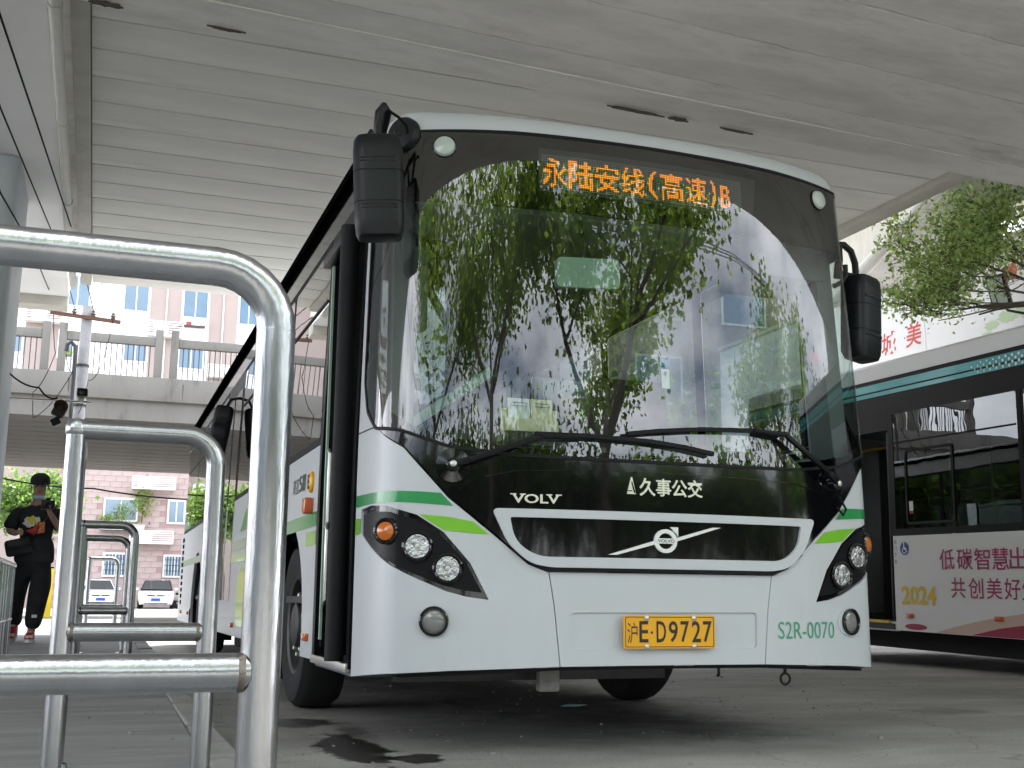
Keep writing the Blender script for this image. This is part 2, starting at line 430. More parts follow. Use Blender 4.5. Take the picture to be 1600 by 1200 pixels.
def patch(name, m, parent, fn, outer, holes=(), off=0., thick=.02, step=.06, smooth=True, rim_in=0.):
    """a sheet cut to a 2D outline, laid on a curved surface, with a rim"""
    loops = [densify(outer, step)]+[densify(h, step) for h in holes]
    pts = []; ed = []
    for lp in loops:
        b = len(pts); pts += lp; ed += [(b+i, b+(i+1) % len(lp)) for i in range(len(lp))]
    us = [p[0] for p in outer]; vs = [p[1] for p in outer]
    u0, u1, v0, v1 = min(us), max(us), min(vs), max(vs)
    nu = int((u1-u0)/step); nv = int((v1-v0)/step)
    for i in range(1, nu):
        for j in range(1, nv):
            q = (u0+(u1-u0)*(i+.001)/nu, v0+(v1-v0)*(j+.001)/nv)
            if pip(q, outer) and not any(pip(q, h) for h in holes):
                if min((q[0]-p[0])**2+(q[1]-p[1])**2 for p in pts[:ed[-1][0]+1]) > (step*.3)**2: pts.append(q)
    r = delaunay_2d_cdt([Vector(p) for p in pts], ed, [], 0, 1e-6)
    V, F = r[0], r[2]
    tri = []
    for f in F:
        c = sum((V[i] for i in f), Vector((0,0)))/len(f)
        if pip(c, outer) and not any(pip(c, h) for h in holes): tri.append(tuple(f))
    top = []; bot = []
    for p in V:
        n_ = nrm(fn, p.x, p.y); q = fn(p.x, p.y)
        top.append(q+n_*off); bot.append(q+n_*(off-thick))
    verts = [tuple(q) for q in top]; faces = []
    cnt = {}
    for f in tri:
        a, b, c = V[f[0]], V[f[1]], V[f[2]]
        if (b-a).cross(c-a) < 0: f = (f[0], f[2], f[1])
        faces.append(f)
        for i in range(3):
            e = (f[i], f[(i+1) % 3]); cnt[e] = cnt.get(e, 0)+1
    if thick:
        bd = [e for e in cnt if (e[1], e[0]) not in cnt]; mp_ = {}
        for a, b in bd:
            for k in (a, b):
                if k not in mp_: mp_[k] = len(verts); verts.append(tuple(bot[k]))
        for a, b in bd: faces.append((b, a, mp_[a], mp_[b]))
    me = bpy.data.meshes.new(name); me.from_pydata(verts, [], faces); me.update()
    return link(name, me, m, parent, smooth)

_tc = {}
def text2d(body, bold=0., shear=0., res=3):
    k = (body, bold, shear)
    if k not in _tc:
        c = bpy.data.curves.new('lettering', 'FONT'); c.body = body; c.resolution_u = res; c.offset = bold; c.shear = shear
        o = bpy.data.objects.new('lettering', c); me = bpy.data.meshes.new_from_object(o)
        v = [(p.co.x, p.co.y) for p in me.vertices]; f = [tuple(p.vertices) for p in me.polygons]
        bpy.data.objects.remove(o); bpy.data.curves.remove(c); bpy.data.meshes.remove(me)
        x0 = min(p[0] for p in v); x1 = max(p[0] for p in v); y0 = min(p[1] for p in v); y1 = max(p[1] for p in v)
        _tc[k] = ([((p[0]-x0)/(x1-x0), (p[1]-y0)/(y1-y0)) for p in v], f, (x1-x0)/(y1-y0))
    return _tc[k]

def lettering(name, m, parent, fn, body, u0, u1, v0, v1, off=.004, thick=0., bold=0., shear=0.):
    v, f, _ = text2d(body, bold, shear)
    top = []; bot = []
    for a, b in v:
        u = u0+(u1-u0)*a; w = v0+(v1-v0)*b; n_ = nrm(fn, u, w); q = fn(u, w)
        top.append(q+n_*off); bot.append(q+n_*(off-thick))
    verts = [tuple(q) for q in top]; faces = [tuple(x) for x in f]
    if thick:
        cnt = set()
        for x in f:
            for i in range(len(x)): cnt.add((x[i], x[(i+1) % len(x)]))
        n = len(verts); verts += [tuple(q) for q in bot]
        for a, b in cnt:
            if (b, a) not in cnt: faces.append((b, a, a+n, b+n))
    me = bpy.data.meshes.new(name); me.from_pydata(verts, [], faces); me.update()
    return link(name, me, m, parent)

def align(z, loc=(0,0,0), x=None):
    """matrix whose local z points along z"""
    z = Vector(z).normalized(); x = Vector(x) if x else (Vector((0,0,1)) if abs(z.z) < .9 else Vector((1,0,0)))
    x = (x-z*x.dot(z)).normalized(); y = z.cross(x)
    return Matrix(((x.x,y.x,z.x,loc[0]),(x.y,y.y,z.y,loc[1]),(x.z,y.z,z.z,loc[2]),(0,0,0,1)))

def circle(cu, cv, r, n=28, rv=None): return [(cu+r*cos(2*pi*k/n), cv+(rv or r)*sin(2*pi*k/n)) for k in range(n)]

def bend(pts, r, n=7):
    """polyline with rounded corners (for bent tube)"""
    P = [Vector(p) for p in pts]; out = [P[0]]
    for i in range(1, len(P)-1):
        a = (P[i-1]-P[i]); b = (P[i+1]-P[i]); A = P[i]+a.normalized()*r; B = P[i]+b.normalized()*r
        # circular arc for the right angle case
        for k in range(n+1):
            t = k/n; th = t*pi/2
            C_ = A+B-P[i]
            out.append(C_ + (A-C_)*cos(th) + (B-C_)*sin(th))
    out.append(P[-1])
    return out

# ------------------------------------------------------------------ vegetation helper
import numpy as np
def leaf_mesh(name, pts, size, m, seed=0, droop=.3, star=False):
    rng = np.random.default_rng(seed); n = len(pts); P = np.asarray(pts, float)
    d = rng.normal(size=(n,3)); d[:,2] -= droop; d /= np.linalg.norm(d, axis=1)[:,None]
    a = rng.normal(size=(n,3)); x = np.cross(d, a); x /= np.linalg.norm(x, axis=1)[:,None]
    nn = np.cross(x, d)
    s = size*rng.uniform(.6, 1.25, n)[:,None]
    if star:      # lobed leaf: five points
        prof = [(0,0,0),(.28,.12,.03),(.55,.50,.0),(.28,.52,.05),(.0,1.0,-.06),(-.28,.52,.05),(-.55,.50,.0),(-.28,.12,.03)]
    else:
        prof = [(0,0,0),(.30,.42,.06),(0,1.,-.05),(-.30,.42,.06)]
    k = len(prof)
    V = np.concatenate([(P + s*(x*u+d*v+nn*w))[:,None,:] for u, v, w in prof], 1).reshape(-1,3)
    me = bpy.data.meshes.new(name)
    me.vertices.add(len(V)); me.vertices.foreach_set('co', V.ravel())
    me.loops.add(n*k); me.loops.foreach_set('vertex_index', np.arange(n*k, dtype=np.int32))
    me.polygons.add(n); me.polygons.foreach_set('loop_start', np.arange(0, n*k, k, dtype=np.int32))
    me.update(calc_edges=True); me.materials.append(M[m])
    return me

def grow(rng, base, d, L, r, depth, out, tips, spread=.55, up=.12, kids=(2,4), shrink=.72):
    """curved limb as path+radii; recursion gives tips for foliage"""
    p = Vector(base); d = Vector(d).normalized(); path = [p.copy()]; rad = [r]; n = 5
    for i in range(n):
        d = (d + Vector((rng.gauss(0,.10), rng.gauss(0,.10), rng.gauss(0,.06)+up*.25))).normalized()
        p = p+d*L/n; path.append(p.copy()); rad.append(r*(1-.42*(i+1)/n))
        if depth <= 2: tips.append((p.copy(), depth))
    out.append((path, rad))
    if depth == 0: return
    for k in range(rng.randint(*kids)):
        t = rng.uniform(.55, 1.); q = path[min(n, max(1, round(t*n)))]
        e = (d + Vector((rng.gauss(0,spread), rng.gauss(0,spread), rng.gauss(0,spread*.6)+up))).normalized()
        grow(rng, q, e, L*shrink*rng.uniform(.8,1.15), rad[-1]*.8, depth-1, out, tips, spread, up, kids, shrink)

def make_tree(name, base, trunk_h, trunk_r, lean, limb, depth, leaves, size, leafm, seed, label, cat='tree', group=None, sigma=.35,
              spread=.6, up=.15, star=True, limbs=4, parent_rz=0.):
    rng = random.Random(seed); nr = np.random.default_rng(seed)
    t = empty(name, base, parent_rz, label, cat, group)
    out = []; tips = []
    path = [Vector((0,0,-.05))]; 
    for i in range(1, 6): path.append(Vector((lean[0]*i/5+rng.gauss(0,.03), lean[1]*i/5+rng.gauss(0,.03), trunk_h*i/5)))
    out.append((path, [trunk_r*(1.25 if i == 0 else 1-.07*i) for i in range(6)]))
    top = path[-1]; a0 = rng.uniform(0, 6.28)
    for k in range(limbs):
        a = a0+2*pi*k/limbs+rng.gauss(0,.25)
        grow(rng, top-Vector((0,0,rng.uniform(0,.25)*trunk_h*.3)), (cos(a)*.75, sin(a)*.75, .75), limb, trunk_r*.55, depth, out, tips, spread, up)
    b = MB()
    for p, r in out: b.tube(p, r, 8 if r[0] > .05 else 5, caps=False)
    b.build('trunk', 'bark', t, True)
    T = np.array([tuple(q) for q, dd in tips]); idx = nr.integers(0, len(T), leaves)
    pts = T[idx]+nr.normal(size=(leaves,3))*sigma
    link('crown', leaf_mesh('crown', pts, size, leafm, seed, star=star), None, t)
    return t

# ------------------------------------------------------------------ the setting
def struct(o): o['kind'] = 'structure'; return o
g = MB(); N = 60
g.add([(-300,-300,0),(300,-300,0),(300,300,0),(-300,300,0)], [(0,1,2,3)])
struct(g.build('ground', 'asphalt'))
def zp(y): return .05 + .13*min(1, max(0, (y+1.)/9.2))      # the pavement rises gently along the bus
pv = MB(); _ys = [-9,-1]+[-1+9.2*k/12 for k in range(1,13)]+[16,24]
for y in _ys: pv.v += [(-16,y,zp(y)),(-1.934,y,zp(y)),(-1.934,y,-.05)]
for j in range(len(_ys)-1): pv.f += [(j*3,j*3+1,j*3+4,j*3+3),(j*3+1,j*3+2,j*3+5,j*3+4)]
pv.f += [(0,2,1),(len(_ys)*3-3,len(_ys)*3-2,len(_ys)*3-1)]
struct(pv.build('pavement', 'paving'))
kerb = struct(empty('kerb'))
ks = MB().box(-.064,.064,-.495,.495,-.2,.17).mesh('kerb_stone', .012)
for i in range(33):
    o = link('kerb_stone', ks, 'kerbstone', kerb); o.location = (-1.866, -8.5+i*1.0, zp(-8.5+i)-.165+random.uniform(-.003,.003)); o.rotation_euler.z = random.gauss(0,.003)
# oil and water on the ground (sheets of their own shape)
def blob(name, m, cx, cy, rx, ry, seed, z, rot=0., n=90, amp=.35):
    rng = random.Random(seed); ph = [(rng.uniform(0,6.28), rng.uniform(.3,1)/(k**.8)) for k in range(1,14)]
    pts = []
    for i in range(n):
        a = 2*pi*i/n; r = 1+amp*sum(w*sin((k+1)*a+p) for k, (p, w) in enumerate(ph))*.45
        r *= 1+.10*rng.uniform(-1,1); x, y = rx*r*cos(a), ry*r*sin(a)
        pts.append((cx+x*cos(rot)-y*sin(rot), cy+x*sin(rot)+y*cos(rot)))
    b = MB(); b.v = [(x,y,z) for x, y in pts]; b.f = [tuple(range(n))]
    me = bpy.data.meshes.new(name); me.from_pydata(b.v, [], b.f); me.update()
    bm = bmesh.new(); bm.from_mesh(me); bmesh.ops.triangulate(bm, faces=bm.faces[:]); bm.to_mesh(me); bm.free()
    return struct(link(name, me, m))
blob('puddle', 'water', .50, 2.27, .10, .06, 11, .004, .3, amp=.5)
# crumbs of grit and paper on the ground
rng = random.Random(5); gr = MB()
for i in range(420):
    x = rng.uniform(-2.6, 4); y = rng.uniform(-1.5, 6); s = rng.uniform(.003,.009)*(2.2 if rng.random() < .05 else 1)
    z = zp(y) if x < -1.93 else 0
    if -1.935 < x < -1.79: continue
    gr.obox((x,y,z+s*.35), (s*1.6, s*1.1, s*.7), Matrix.Rotation(rng.uniform(0,3),3,'Z'))
tag(gr.build('grit', 'kerbstone'), 'pale crumbs of grit scattered over the grey ground', 'grit', kind='stuff')

# ---- far overpass of narrow planks
ov = empty('overpass_deck', (0,0,0), 0, 'overpass deck of narrow pale concrete planks above the parked white bus', 'overpass')
def jag_slab(w, L, h, seed, jit=.004, step=.3):
    rng = random.Random(seed); n = int(L/step); pl = []
    for i in range(n+1): pl.append((-L/2+L*i/n, -w/2+rng.uniform(-jit, jit)))
    for i in range(n+1): pl.append((L/2-L*i/n, w/2+rng.uniform(-jit, jit)))
    return MB().prism(pl, h).mesh('slab')
pm = [jag_slab(.512, 8.28, .34, s, .0035) for s in range(4)]
for i in range(17):
    y = 3.337+i*.537
    o = link('slab', pm[i % 4], 'plank_concrete', ov); o.location = (1.46, y, 5.0+random.uniform(-.001,.001)); o.rotation_euler.z = pi*(i % 2)
box('deck_slab', 'raw_concrete', ov, -2.95, 5.9, 3.0, 12.3, 5.36, 5.8)
box('edge_strip', 'beige_strip', ov, -2.83, -2.69, 3.0, 12.2, 4.955, 5.35, .008)
box('edge_beam', 'beige_strip', ov, 5.61, 5.82, 3.3, 12.2, 4.93, 5.35, .01)
# ---- smooth overpass to the left
ol = empty('overpass_deck', (0,0,0), 0, 'smooth grey painted overpass soffit carried by the pale blue pier', 'overpass')
box('soffit', 'painted_soffit', ol, -16, -3.03, -3.2, 14.0, 5.2, 5.9)  # extended past its visible end to shade the pavement
box('end_beam', 'beige_strip', ol, -16, -3.05, 14.01, 14.4, 5.05, 5.9, .01); box('cross_beam', 'beige_strip', ol, -16, -3.06, 11.41, 11.6, 5.12, 5.198, .01)
pp = empty('drain_pipe', (-2.93,3.0,4.93), 0, 'white plastic drain pipe running under the slit between two overpass decks', 'pipe')
MB().tube([(0,0,0),(0,9.2,0)], .048, 14).build('pipe', 'pvc', pp, True)
for y in (.9, 3.2, 5.5, 7.8): MB().tube([(0,y-.04,0),(0,y+.04,0)], .056, 14).build('pipe_joint', 'pvc', pp, True)
for y in (.4, 2.1, 4.4, 6.7): MB().bar((0,y,.04),(0,y,.24),.03,.012).build('bracket', 'steel_dark', pp)
# ---- near overpass with wide rough slabs
ang = math.atan(.064)
on = empty('overpass_deck', (0,0,0), ang, 'low overpass deck of wide rough grey slabs with cracked joints crossing in front', 'overpass')
ys = [3.30, 2.615, 1.90, 1.19, .48, -.23, -.94, -1.65, -2.36, -3.36]
for i in range(9):
    w = ys[i]-ys[i+1]; cy = (ys[i]+ys[i+1])/2
    o = link('slab', jag_slab(w-.020, 34, .5, 40+i, .009, .07), 'raw_concrete', on)
    o.location = (2, cy, 4.6+random.uniform(-.002,.002))
box('deck_slab', 'raw_concrete', on, -15, 19, -3.33, 3.27, 5.12, 5.9)
box('form_board_ridge', 'raw_concrete', on, -15, 19, 2.93, 2.945, 4.588, 4.62)
def flat_poly(name, m, parent, cx, cy, rx, ry, z, seed, n=26):
    rng = random.Random(seed); v = []
    for i in range(n):
        a = 2*pi*i/n; r = rng.uniform(.6, 1.15); v.append((cx+rx*r*cos(a), cy+ry*r*sin(a)))
    return MB().prism(v, .012, Matrix.Translation((0,0,z))).build(name, m, parent)
for k, (x, y, rx, ry) in enumerate(((1.75,3.285,.26,.020),(2.15,3.28,.10,.03),(2.72,3.285,.16,.016),(-2.35,3.25,.12,.035),(-1.55,3.275,.14,.014))):
    flat_poly('spalled_patch', 'spalled', on, x, y, rx, ry, 4.578, k)
# ---- ramp girder beyond the bus lane on the right
rg = empty('ramp_girder', (0,0,0), 0, 'pale concrete ramp girder running behind the tree above the printed hoarding', 'overpass')
a = Vector((6.25,4.2,0)); b = Vector((9.3,11.7,0)); dd = (b-a).normalized(); nn_ = Vector((dd.y,-dd.x,0))
def seg(name, m, o0, o1, z0, z1):
    q = [a+nn_*o0, b+nn_*o0, b+nn_*o1, a+nn_*o1]
    return MB().prism([(p.x,p.y) for p in q], z1-z0, Matrix.Translation((0,0,z0))).build(name, m, rg)
seg('girder', 'beige_strip', 0, .9, 5.62, 7.2); seg('flange', 'plank_concrete', -.05, .95, 5.5, 5.617)
seg('added_shade_deck', 'beige_strip', -2.7, 7, 7.22, 7.6)  # unseen deck slab, added and widened to block sky and sun
MB().tube([a-nn_*.14+Vector((0,0,5.60)), b-nn_*.14+Vector((0,0,5.60))], .055, 12).build('pipe', 'pvc', rg, True)
# ---- pier
pr = empty('bridge_pier', (-4.35,8.75,.17), 0, 'pale blue painted bridge pier with slate base beside the walking person', 'pier')
pl = rounded([(-.95,-.8),(.95,-.8),(.95,.8),(-.95,.8)], .14, 6)
MB().prism(pl, 3.56, Matrix.Translation((0,0,1.46))).build('shaft', 'pier_paint', pr, True)
MB().prism([(x*1.004,y*1.004) for x, y in pl], 1.46).build('base_band', 'pier_base', pr, True)

# ---- crossing viaduct in the distance
vd = empty('crossing_viaduct', (0,22.5,0), 0, 'stained concrete viaduct with barred railing crossing before the pink apartment building', 'viaduct')
box('parapet', 'viaduct_concrete', vd, -22, 22, -.12, .3, 5.0, 5.55, .02)
box('girder', 'viaduct_concrete', vd, -22, 22, .0, .45, 4.55, 5.0)
sm = jag_slab(.80, 40, .3, 9, .02)
for i in range(13):
    o = link('slab', sm, 'viaduct_concrete', vd); o.location = (0, .9+i*.87+.0, 4.58)
box('deck_slab', 'viaduct_concrete', vd, -22, 22, .3, 12.1, 4.9, 5.4)
bar_me = MB().box(-.011,.011,-.011,.011,5.55,6.32).mesh('bar')
x = -10.66
pairs_x = []
while x < 8: pairs_x.append(x); x += 2.42
for x0 in pairs_x:
    x0 = x0-.0
    for px in (x0+.0, x0+2.07): box('post', 'viaduct_concrete', vd, px-.085, px+.085, -.05, .14, 5.545, 6.68, .01)
    box('handrail', 'viaduct_concrete', vd, x0+.087, x0+1.983, -.03, .12, 6.3, 6.5, .01)
    for k in range(15):
        o = link('bar', bar_me, 'dark_bars', vd); o.location = (x0+.2+k*.12, .05, 0)
for k, (x, w, h) in enumerate(((-2.2,.05,.5),(-1.3,.07,.8),(-1.05,.04,.6),(-.5,.06,.9),(-.15,.04,.5),(.4,.06,.7),(-3.2,.05,.4),(-1.8,.03,.6),(.1,.03,.8),(-.75,.03,.4))):
    rng = random.Random(k); pl = [(x-w/2, 5.42),(x+w/2,5.42)]
    pl += [(x+w/2*rng.uniform(.3,1), 5.42-h*.5), (x+w*.1, 5.42-h), (x-w/2*rng.uniform(.2,.9), 5.42-h*.6)]
    zs = [p for p in pl if True]
    MB().prism([(p[0], p[1]) for p in zs], .003, Matrix(((1,0,0,0),(0,0,-1,-.121),(0,1,0,0),(0,0,0,1)))).build('water_streak', 'spalled', vd) if h < .45 else None

# ---- pink apartment building
bd = empty('apartment_building', (0,62,0), 0, 'pink tiled apartment building with white window frames and balcony racks', 'building')
box('lower_wall', 'mauve_wall', bd, -42, 18, .02, 12, 0, 11.5)
box('upper_wall', 'white_wall', bd, -42, 18, 0, 12, 11.5, 24)
wins = [(-2.1,-.42,4.68,5.85),(1.25,2.1,4.62,5.85),(-1.95,-.75,1.7,2.88),(1.2,2.3,1.7,2.82),(-5.1,-4.3,4.4,5.3),
        (-4.95,-3.7,16.45,18.2),(-1.87,-.55,16.45,18.2),(1.36,2.72,16.35,18.2),(-5.1,-4.35,13.5,15.0),(-1.7,-.47,13.55,14.95),(1.27,2.62,13.35,14.85),(4.5,5.6,16.2,18),
        (4.5,5.6,13.3,14.8),(-7.9,-6.95,13.6,15),(-7.9,-6.95,16.4,18)]
for (x0,x1,z0,z1) in [(-14,-12),(-10.5,-9),(7.5,9),(11,12.5)] and [(-13.5,-12,z,z+1.3) for z in (1.7,4.6,13.5,16.4)]+[(-18,-16.6,z,z+1.3) for z in (1.7,4.6,13.5,16.4)]+[(-23,-21.4,z,z+1.3) for z in (4.6,13.5,16.4)]:
    wins.append((x0,x1,z0,z1))
for i, (x0,x1,z0,z1) in enumerate(wins):
    w = box('window', 'white_metal', bd, x0-.06, x1+.06, -.10, .05, z0-.06, z1+.06)
    xm = (x0+x1)/2
    for (p, q) in ((x0+.03, xm-.03), (xm+.03, x1-.03)):
        box('pane', 'house_glass', w, p, q, -.115, -.102, z0+.04, z1-.04)
    if i in (2, 3):
        for k in range(7):
            xb = x0+.08+(x1-x0-.16)*k/6; box('security_bar', 'white_metal', w, xb-.012, xb+.012, -.16, -.13, z0+.02, z1-.02)
        for k in range(3): zb = z0+.3+.3*k; box('security_bar', 'dark_bars', w, x0, x1, -.165, -.135, zb-.012, zb+.012)
for (x0,x1) in ((-6.85,-5.1),(-.42,1.24),(2.85,4.4),(-11.5,-8.5),(6,9.5),(-16,-14),(-21,-19)):
    box('mauve_panel', 'mauve_wall', bd, x0, x1, -.05, .03, 9.0, 23.9)
for x in (-5.9, .45, 3.6): box('downpipe', 'pvc', bd, x-.04, x+.04, -.14, -.06, 9, 23.5)
tm = MB().box(-.293,.293,-.012,.02,-.148,.148).mesh('tile', .006, 1)
box('tile_bed', 'mortar', bd, -4.6, 2.9, -.03, .05, .02, 7.75)
cnt = 0
for r in range(25):
    for c in range(13):
        xc = -4.6+.30+c*.60-(.3 if r % 2 else 0); zc = .17+r*.308
        if xc > 2.9-.3 or xc < -4.6+.25: continue
        if any(x0-.2 < xc < x1+.2 and z0-.15 < zc < z1+.15 for x0,x1,z0,z1 in wins[:5]): continue
        o = link('tile', tm, 'pink_tile', bd); o.location = (xc, -.04+random.uniform(-.003,.003), zc); cnt += 1
def rack(x0, x1, z0, z1):
    r = MB().box(x0,x1,-.75,-.12,z0,z0+.06).build('air_conditioner_rack', 'white_metal', bd)
    n = 6
    for k in range(n):
        z = z0+.12+(z1-z0-.14)*k/(n-1); MB().box(x0,x1,-.77,-.73,z-.022,z+.022).build('slat', 'white_metal', r)
    for x in (x0+.02,(x0+x1)/2,x1-.02): MB().box(x-.025,x+.025,-.80,-.772,z0,z1).build('upright', 'white_metal', r)
    for x in (x0,x1):
        for k in range(4):
            z = z0+.14+(z1-z0-.16)*k/3; MB().box(x-.02,x+.02,-.72,-.12,z-.02,z+.02).build('slat', 'white_metal', r)
    MB().box(x0+.3,x0+1.1,-.6,-.2,z0+.08,z1-.06).build('cooling_unit', 'white_metal', r)
for q in ((-.78,1.5,6.38,7.08),(-.72,1.55,3.42,4.14),(-5.75,-4.75,6.2,7.0),(-6.9,-4.95,15.3,16.1),(-.5,1.4,15.0,15.85),(2.9,4.3,12.9,13.6)): rack(*q)
pb = box('planter', 'steel_dark', bd, -2.3, -.0, -.6, -.14, 4.12, 4.45, .02)
for k in range(5): MB().box(-2.32,.02,-.63,-.605,4.14+k*.066,4.175+k*.066).build('slat', 'white_metal', pb)
MB().box(1.2,2.6,-.5,-.1,15.75,15.82).build('shelf', 'dark_bars', bd)
for k, (x, m) in enumerate(((1.35,'card_white'),(1.7,'sticker_red'),(2.1,'card_cream'),(2.45,'print_pink'))): MB().box(x-.14,x+.14,-.45,-.2,15.822,16.02).build('flower_pot', m, bd)
rng_ = np.random.default_rng(3)
def plant(name, cx, cz, sx, sz, n, label, m='leaf_right', y=61.55, size=.16):
    t = empty(name, (cx,y,cz-sz), 0, label, 'plant')
    MB().tube([(0,0,-.05),(.03,0,sz*.6),(-.02,0,sz*1.2)], [.03,.02,.01], 6).build('stem', 'bark', t)
    pts = rng_.normal(size=(n,3))*np.array([sx*.45,.15,sz*.42])+np.array([0,0,sz]); pts[:,2] = np.maximum(pts[:,2], .02)
    link('foliage', leaf_mesh('foliage', pts, size, m, 4), None, t)
plant('balcony_plant', -1.95, 4.75, .5, .28, 160, 'low bushy green plant at one end of the window planter')
plant('balcony_plant', -1.2, 5.1, .55, .6, 170, 'loose climbing green plant before the pink building window')
plant('balcony_plant', -.15, 5.75, .62, 1.15, 420, 'tall yellow green bamboo like plant beside the pink building window', 'leaf_plane')
plant('balcony_plant', -4.6, 13.75, .3, .2, 60, 'small yellow leaved plant on the upper window ledge', 'leaf_plane')

# ---- tree behind the walking person
make_tree('street_tree', (-5.1,44,0), 3.4, .13, (.2,0), .72, 3, 6500, .17, 'leaf_far', 21, 'green street tree seen under the viaduct behind the walking person', sigma=.4)
make_tree('street_tree', (-9.6,42,0), 3.2, .16, (0,0), .9, 3, 5000, .20, 'leaf_far', 22, 'green street tree hidden behind the pale blue pier', sigma=.4)

# ---- hoarding on the right
hd = empty('printed_hoarding', (9,0,0), 0, 'long pale printed hoarding with red characters behind the second bus', 'hoarding')
HF = lambda u, v: Vector((-.0, -u, v))
for k in range(9):
    y0 = -3.0+2.0*k
    box('panel', 'hoarding', hd, 0, .06, y0+.004, y0+1.996, .15, 5.5, .004, 1)
for k in range(10): box('post', 'hoarding_back', hd, .065, .15, -3.0+2.0*k-.05, -3.0+2.0*k+.05, 0, 5.45)
box('cap_rail', 'beige_strip', hd, -.03, .12, -3.05, 15.05, 5.502, 5.58, .008)
lettering('character', 'print_red', hd, HF, '城', -10.02, -9.66, 4.42, 4.78, .004, bold=.012, shear=.12)
lettering('character', 'print_red', hd, HF, '美', -9.44, -9.08, 4.44, 4.80, .004, bold=.012, shear=.12)
for k, (y, z, r) in enumerate(((7.33,5.03,.07),(7.2,5.06,.075))):
    pl = circle(-y, z, r, 20, r*1.5); MB().prism(pl, .003, Matrix(((0,0,-1,-.001),(-1,0,0,0),(0,1,0,0),(0,0,0,1)))).build('printed_lantern', 'print_red', hd)
patch('printed_flower', 'print_pink', hd, HF, [(-6.97+.11*(.65+.35*cos(5*t*pi/20))*cos(t*pi/20), 5.09+.11*(.65+.35*cos(5*t*pi/20))*sin(t*pi/20)) for t in range(40)], (), .003, 0, .1)
for k, (y, z, rx, rz) in enumerate(((7.65,4.40,.14,.07),(7.35,4.46,.2,.10),(7.05,4.5,.2,.12),(7.75,4.30,.10,.03))):
    rng = random.Random(k); pl = [(-y+rx*rng.uniform(.7,1.1)*cos(t*2*pi/22), z+rz*rng.uniform(.7,1.1)*sin(t*2*pi/22)) for t in range(22)]
    MB().prism(pl, .002+.001*k, Matrix(((0,0,-1,-.001),(-1,0,0,0),(0,1,0,0),(0,0,0,1)))).build('printed_leaf', 'print_green', hd)
fl = empty('floodlight', (8.55,7.0,4.52), 0, 'black floodlight on an arm in front of the printed hoarding', 'light')
Rf = Matrix.Rotation(radians(-14), 3, 'Y') @ Matrix.Rotation(radians(30), 3, 'Z')
h_ = MB().obox((0,0,.16), (.14,.24,.42), Rf).build('housing', 'black_plastic', fl, True, .02)
h2 = MB().obox(Rf @ Vector((-.076,0,0))+Vector((0,0,.16)), (.012,.19,.36), Rf).build('lens', 'lens_milky', fl)
MB().tube([(.02,0,.0),(.10,-.03,-.10),(.44,-.03,-.12)], .018, 8).build('arm', 'steel_dark', fl, True)
for k in range(5): MB().obox(Rf @ Vector((.085,-.09+.045*k,0))+Vector((0,0,.16)), (.03,.008,.34), Rf).build('cooling_fin', 'black_plastic', fl)

# tree by the hoarding: limbs come in from the side
def right_tree():
    t = empty('roadside_tree', (8.3,5.05,0), 0, 'small leaved tree reaching over the second bus below the ramp girder', 'tree')
    rng = random.Random(31); out = []; tips = []
    base = Vector((8.35,4.75,0))
    out.append(([Vector((0,0,-.1)),Vector((.02,.03,1.8)),Vector((-.08,.1,3.2)),Vector((-.25,.25,4.1))],[.11,.095,.08,.065]))
    fork = Vector((-.25,.25,4.1))
    mains = [((-.85,1.2,.10),1.2),((-.9,.9,.22),1.3),((-.75,.75,.42),1.25),((-.6,.25,.75),1.1),((-.9,1.2,.05),1.15),((-.35,.9,.9),1.0),((.3,-.4,.8),1.2),((-.95,.5,.2),1.0),((.2,.5,.9),1.2)]
    for d, L in mains: grow(rng, fork, d, L*.95, .021, 3, out, tips, .55, .02, (3,4), .60)
    b = MB()
    for k_, (p, r) in enumerate(out):
        if k_ == 0 or min(q.z for q in p) > 4.05: b.tube(p, [max(.004,q) for q in r], 7 if r[0] > .03 else 4, caps=False)
    b.build('trunk', 'bark', t, True)
    nr = np.random.default_rng(2); T = np.array([tuple(q) for q, dd_ in tips]); n = 15000
    pts = T[nr.integers(0, len(T), n)]+nr.normal(size=(n,3))*.12
    z = pts[:,2]; lowz = 4.22+.14*nr.normal(size=n)+.35*np.clip(.8-pts[:,1],0,1.5); pts = pts[(z < 5.5) & (z > lowz) & ~((pts[:,1] < 1.75) & (pts[:,0] > -.5) & (z < 4.85))]
    link('crown', leaf_mesh('crown', pts, .068, 'leaf_right', 8), None, t)
right_tree()

# ------------------------------------------------------------------ the white city bus
bus = empty('city_bus', (0,0,0), 0, 'white city bus with green stripes, black windscreen surround and yellow number plate', 'bus')
_P = [(x, .06*x*x+.045*x**4) for x in [1.15*i/60 for i in range(61)]]
_a = Vector(_P[-1]); _k = Vector((1.25, _a.y+.1*(.12*1.15+.18*1.15**3))); _b = Vector((1.25, .55))
_h1 = _a+(_k-_a)*.75; _h2 = _b+(_k-_b)*.75
for i in range(1, 41):
    t = i/40; q = _a*(1-t)**3+_h1*3*(1-t)**2*t+_h2*3*(1-t)*t*t+_b*t**3; _P.append((q.x, q.y))
_S = [0.]
for i in range(1, len(_P)): _S.append(_S[-1]+sqrt((_P[i][0]-_P[i-1][0])**2+(_P[i][1]-_P[i-1][1])**2))
_SE = _S[-1]
_Pn = np.array(_P); _Sn = np.array(_S)
def kz(z): return 1-.035*max(0, (z-1.2)/1.7)**1.2
def Lz(z): return .085*max(0, (z-1.1)/1.6)**1.3
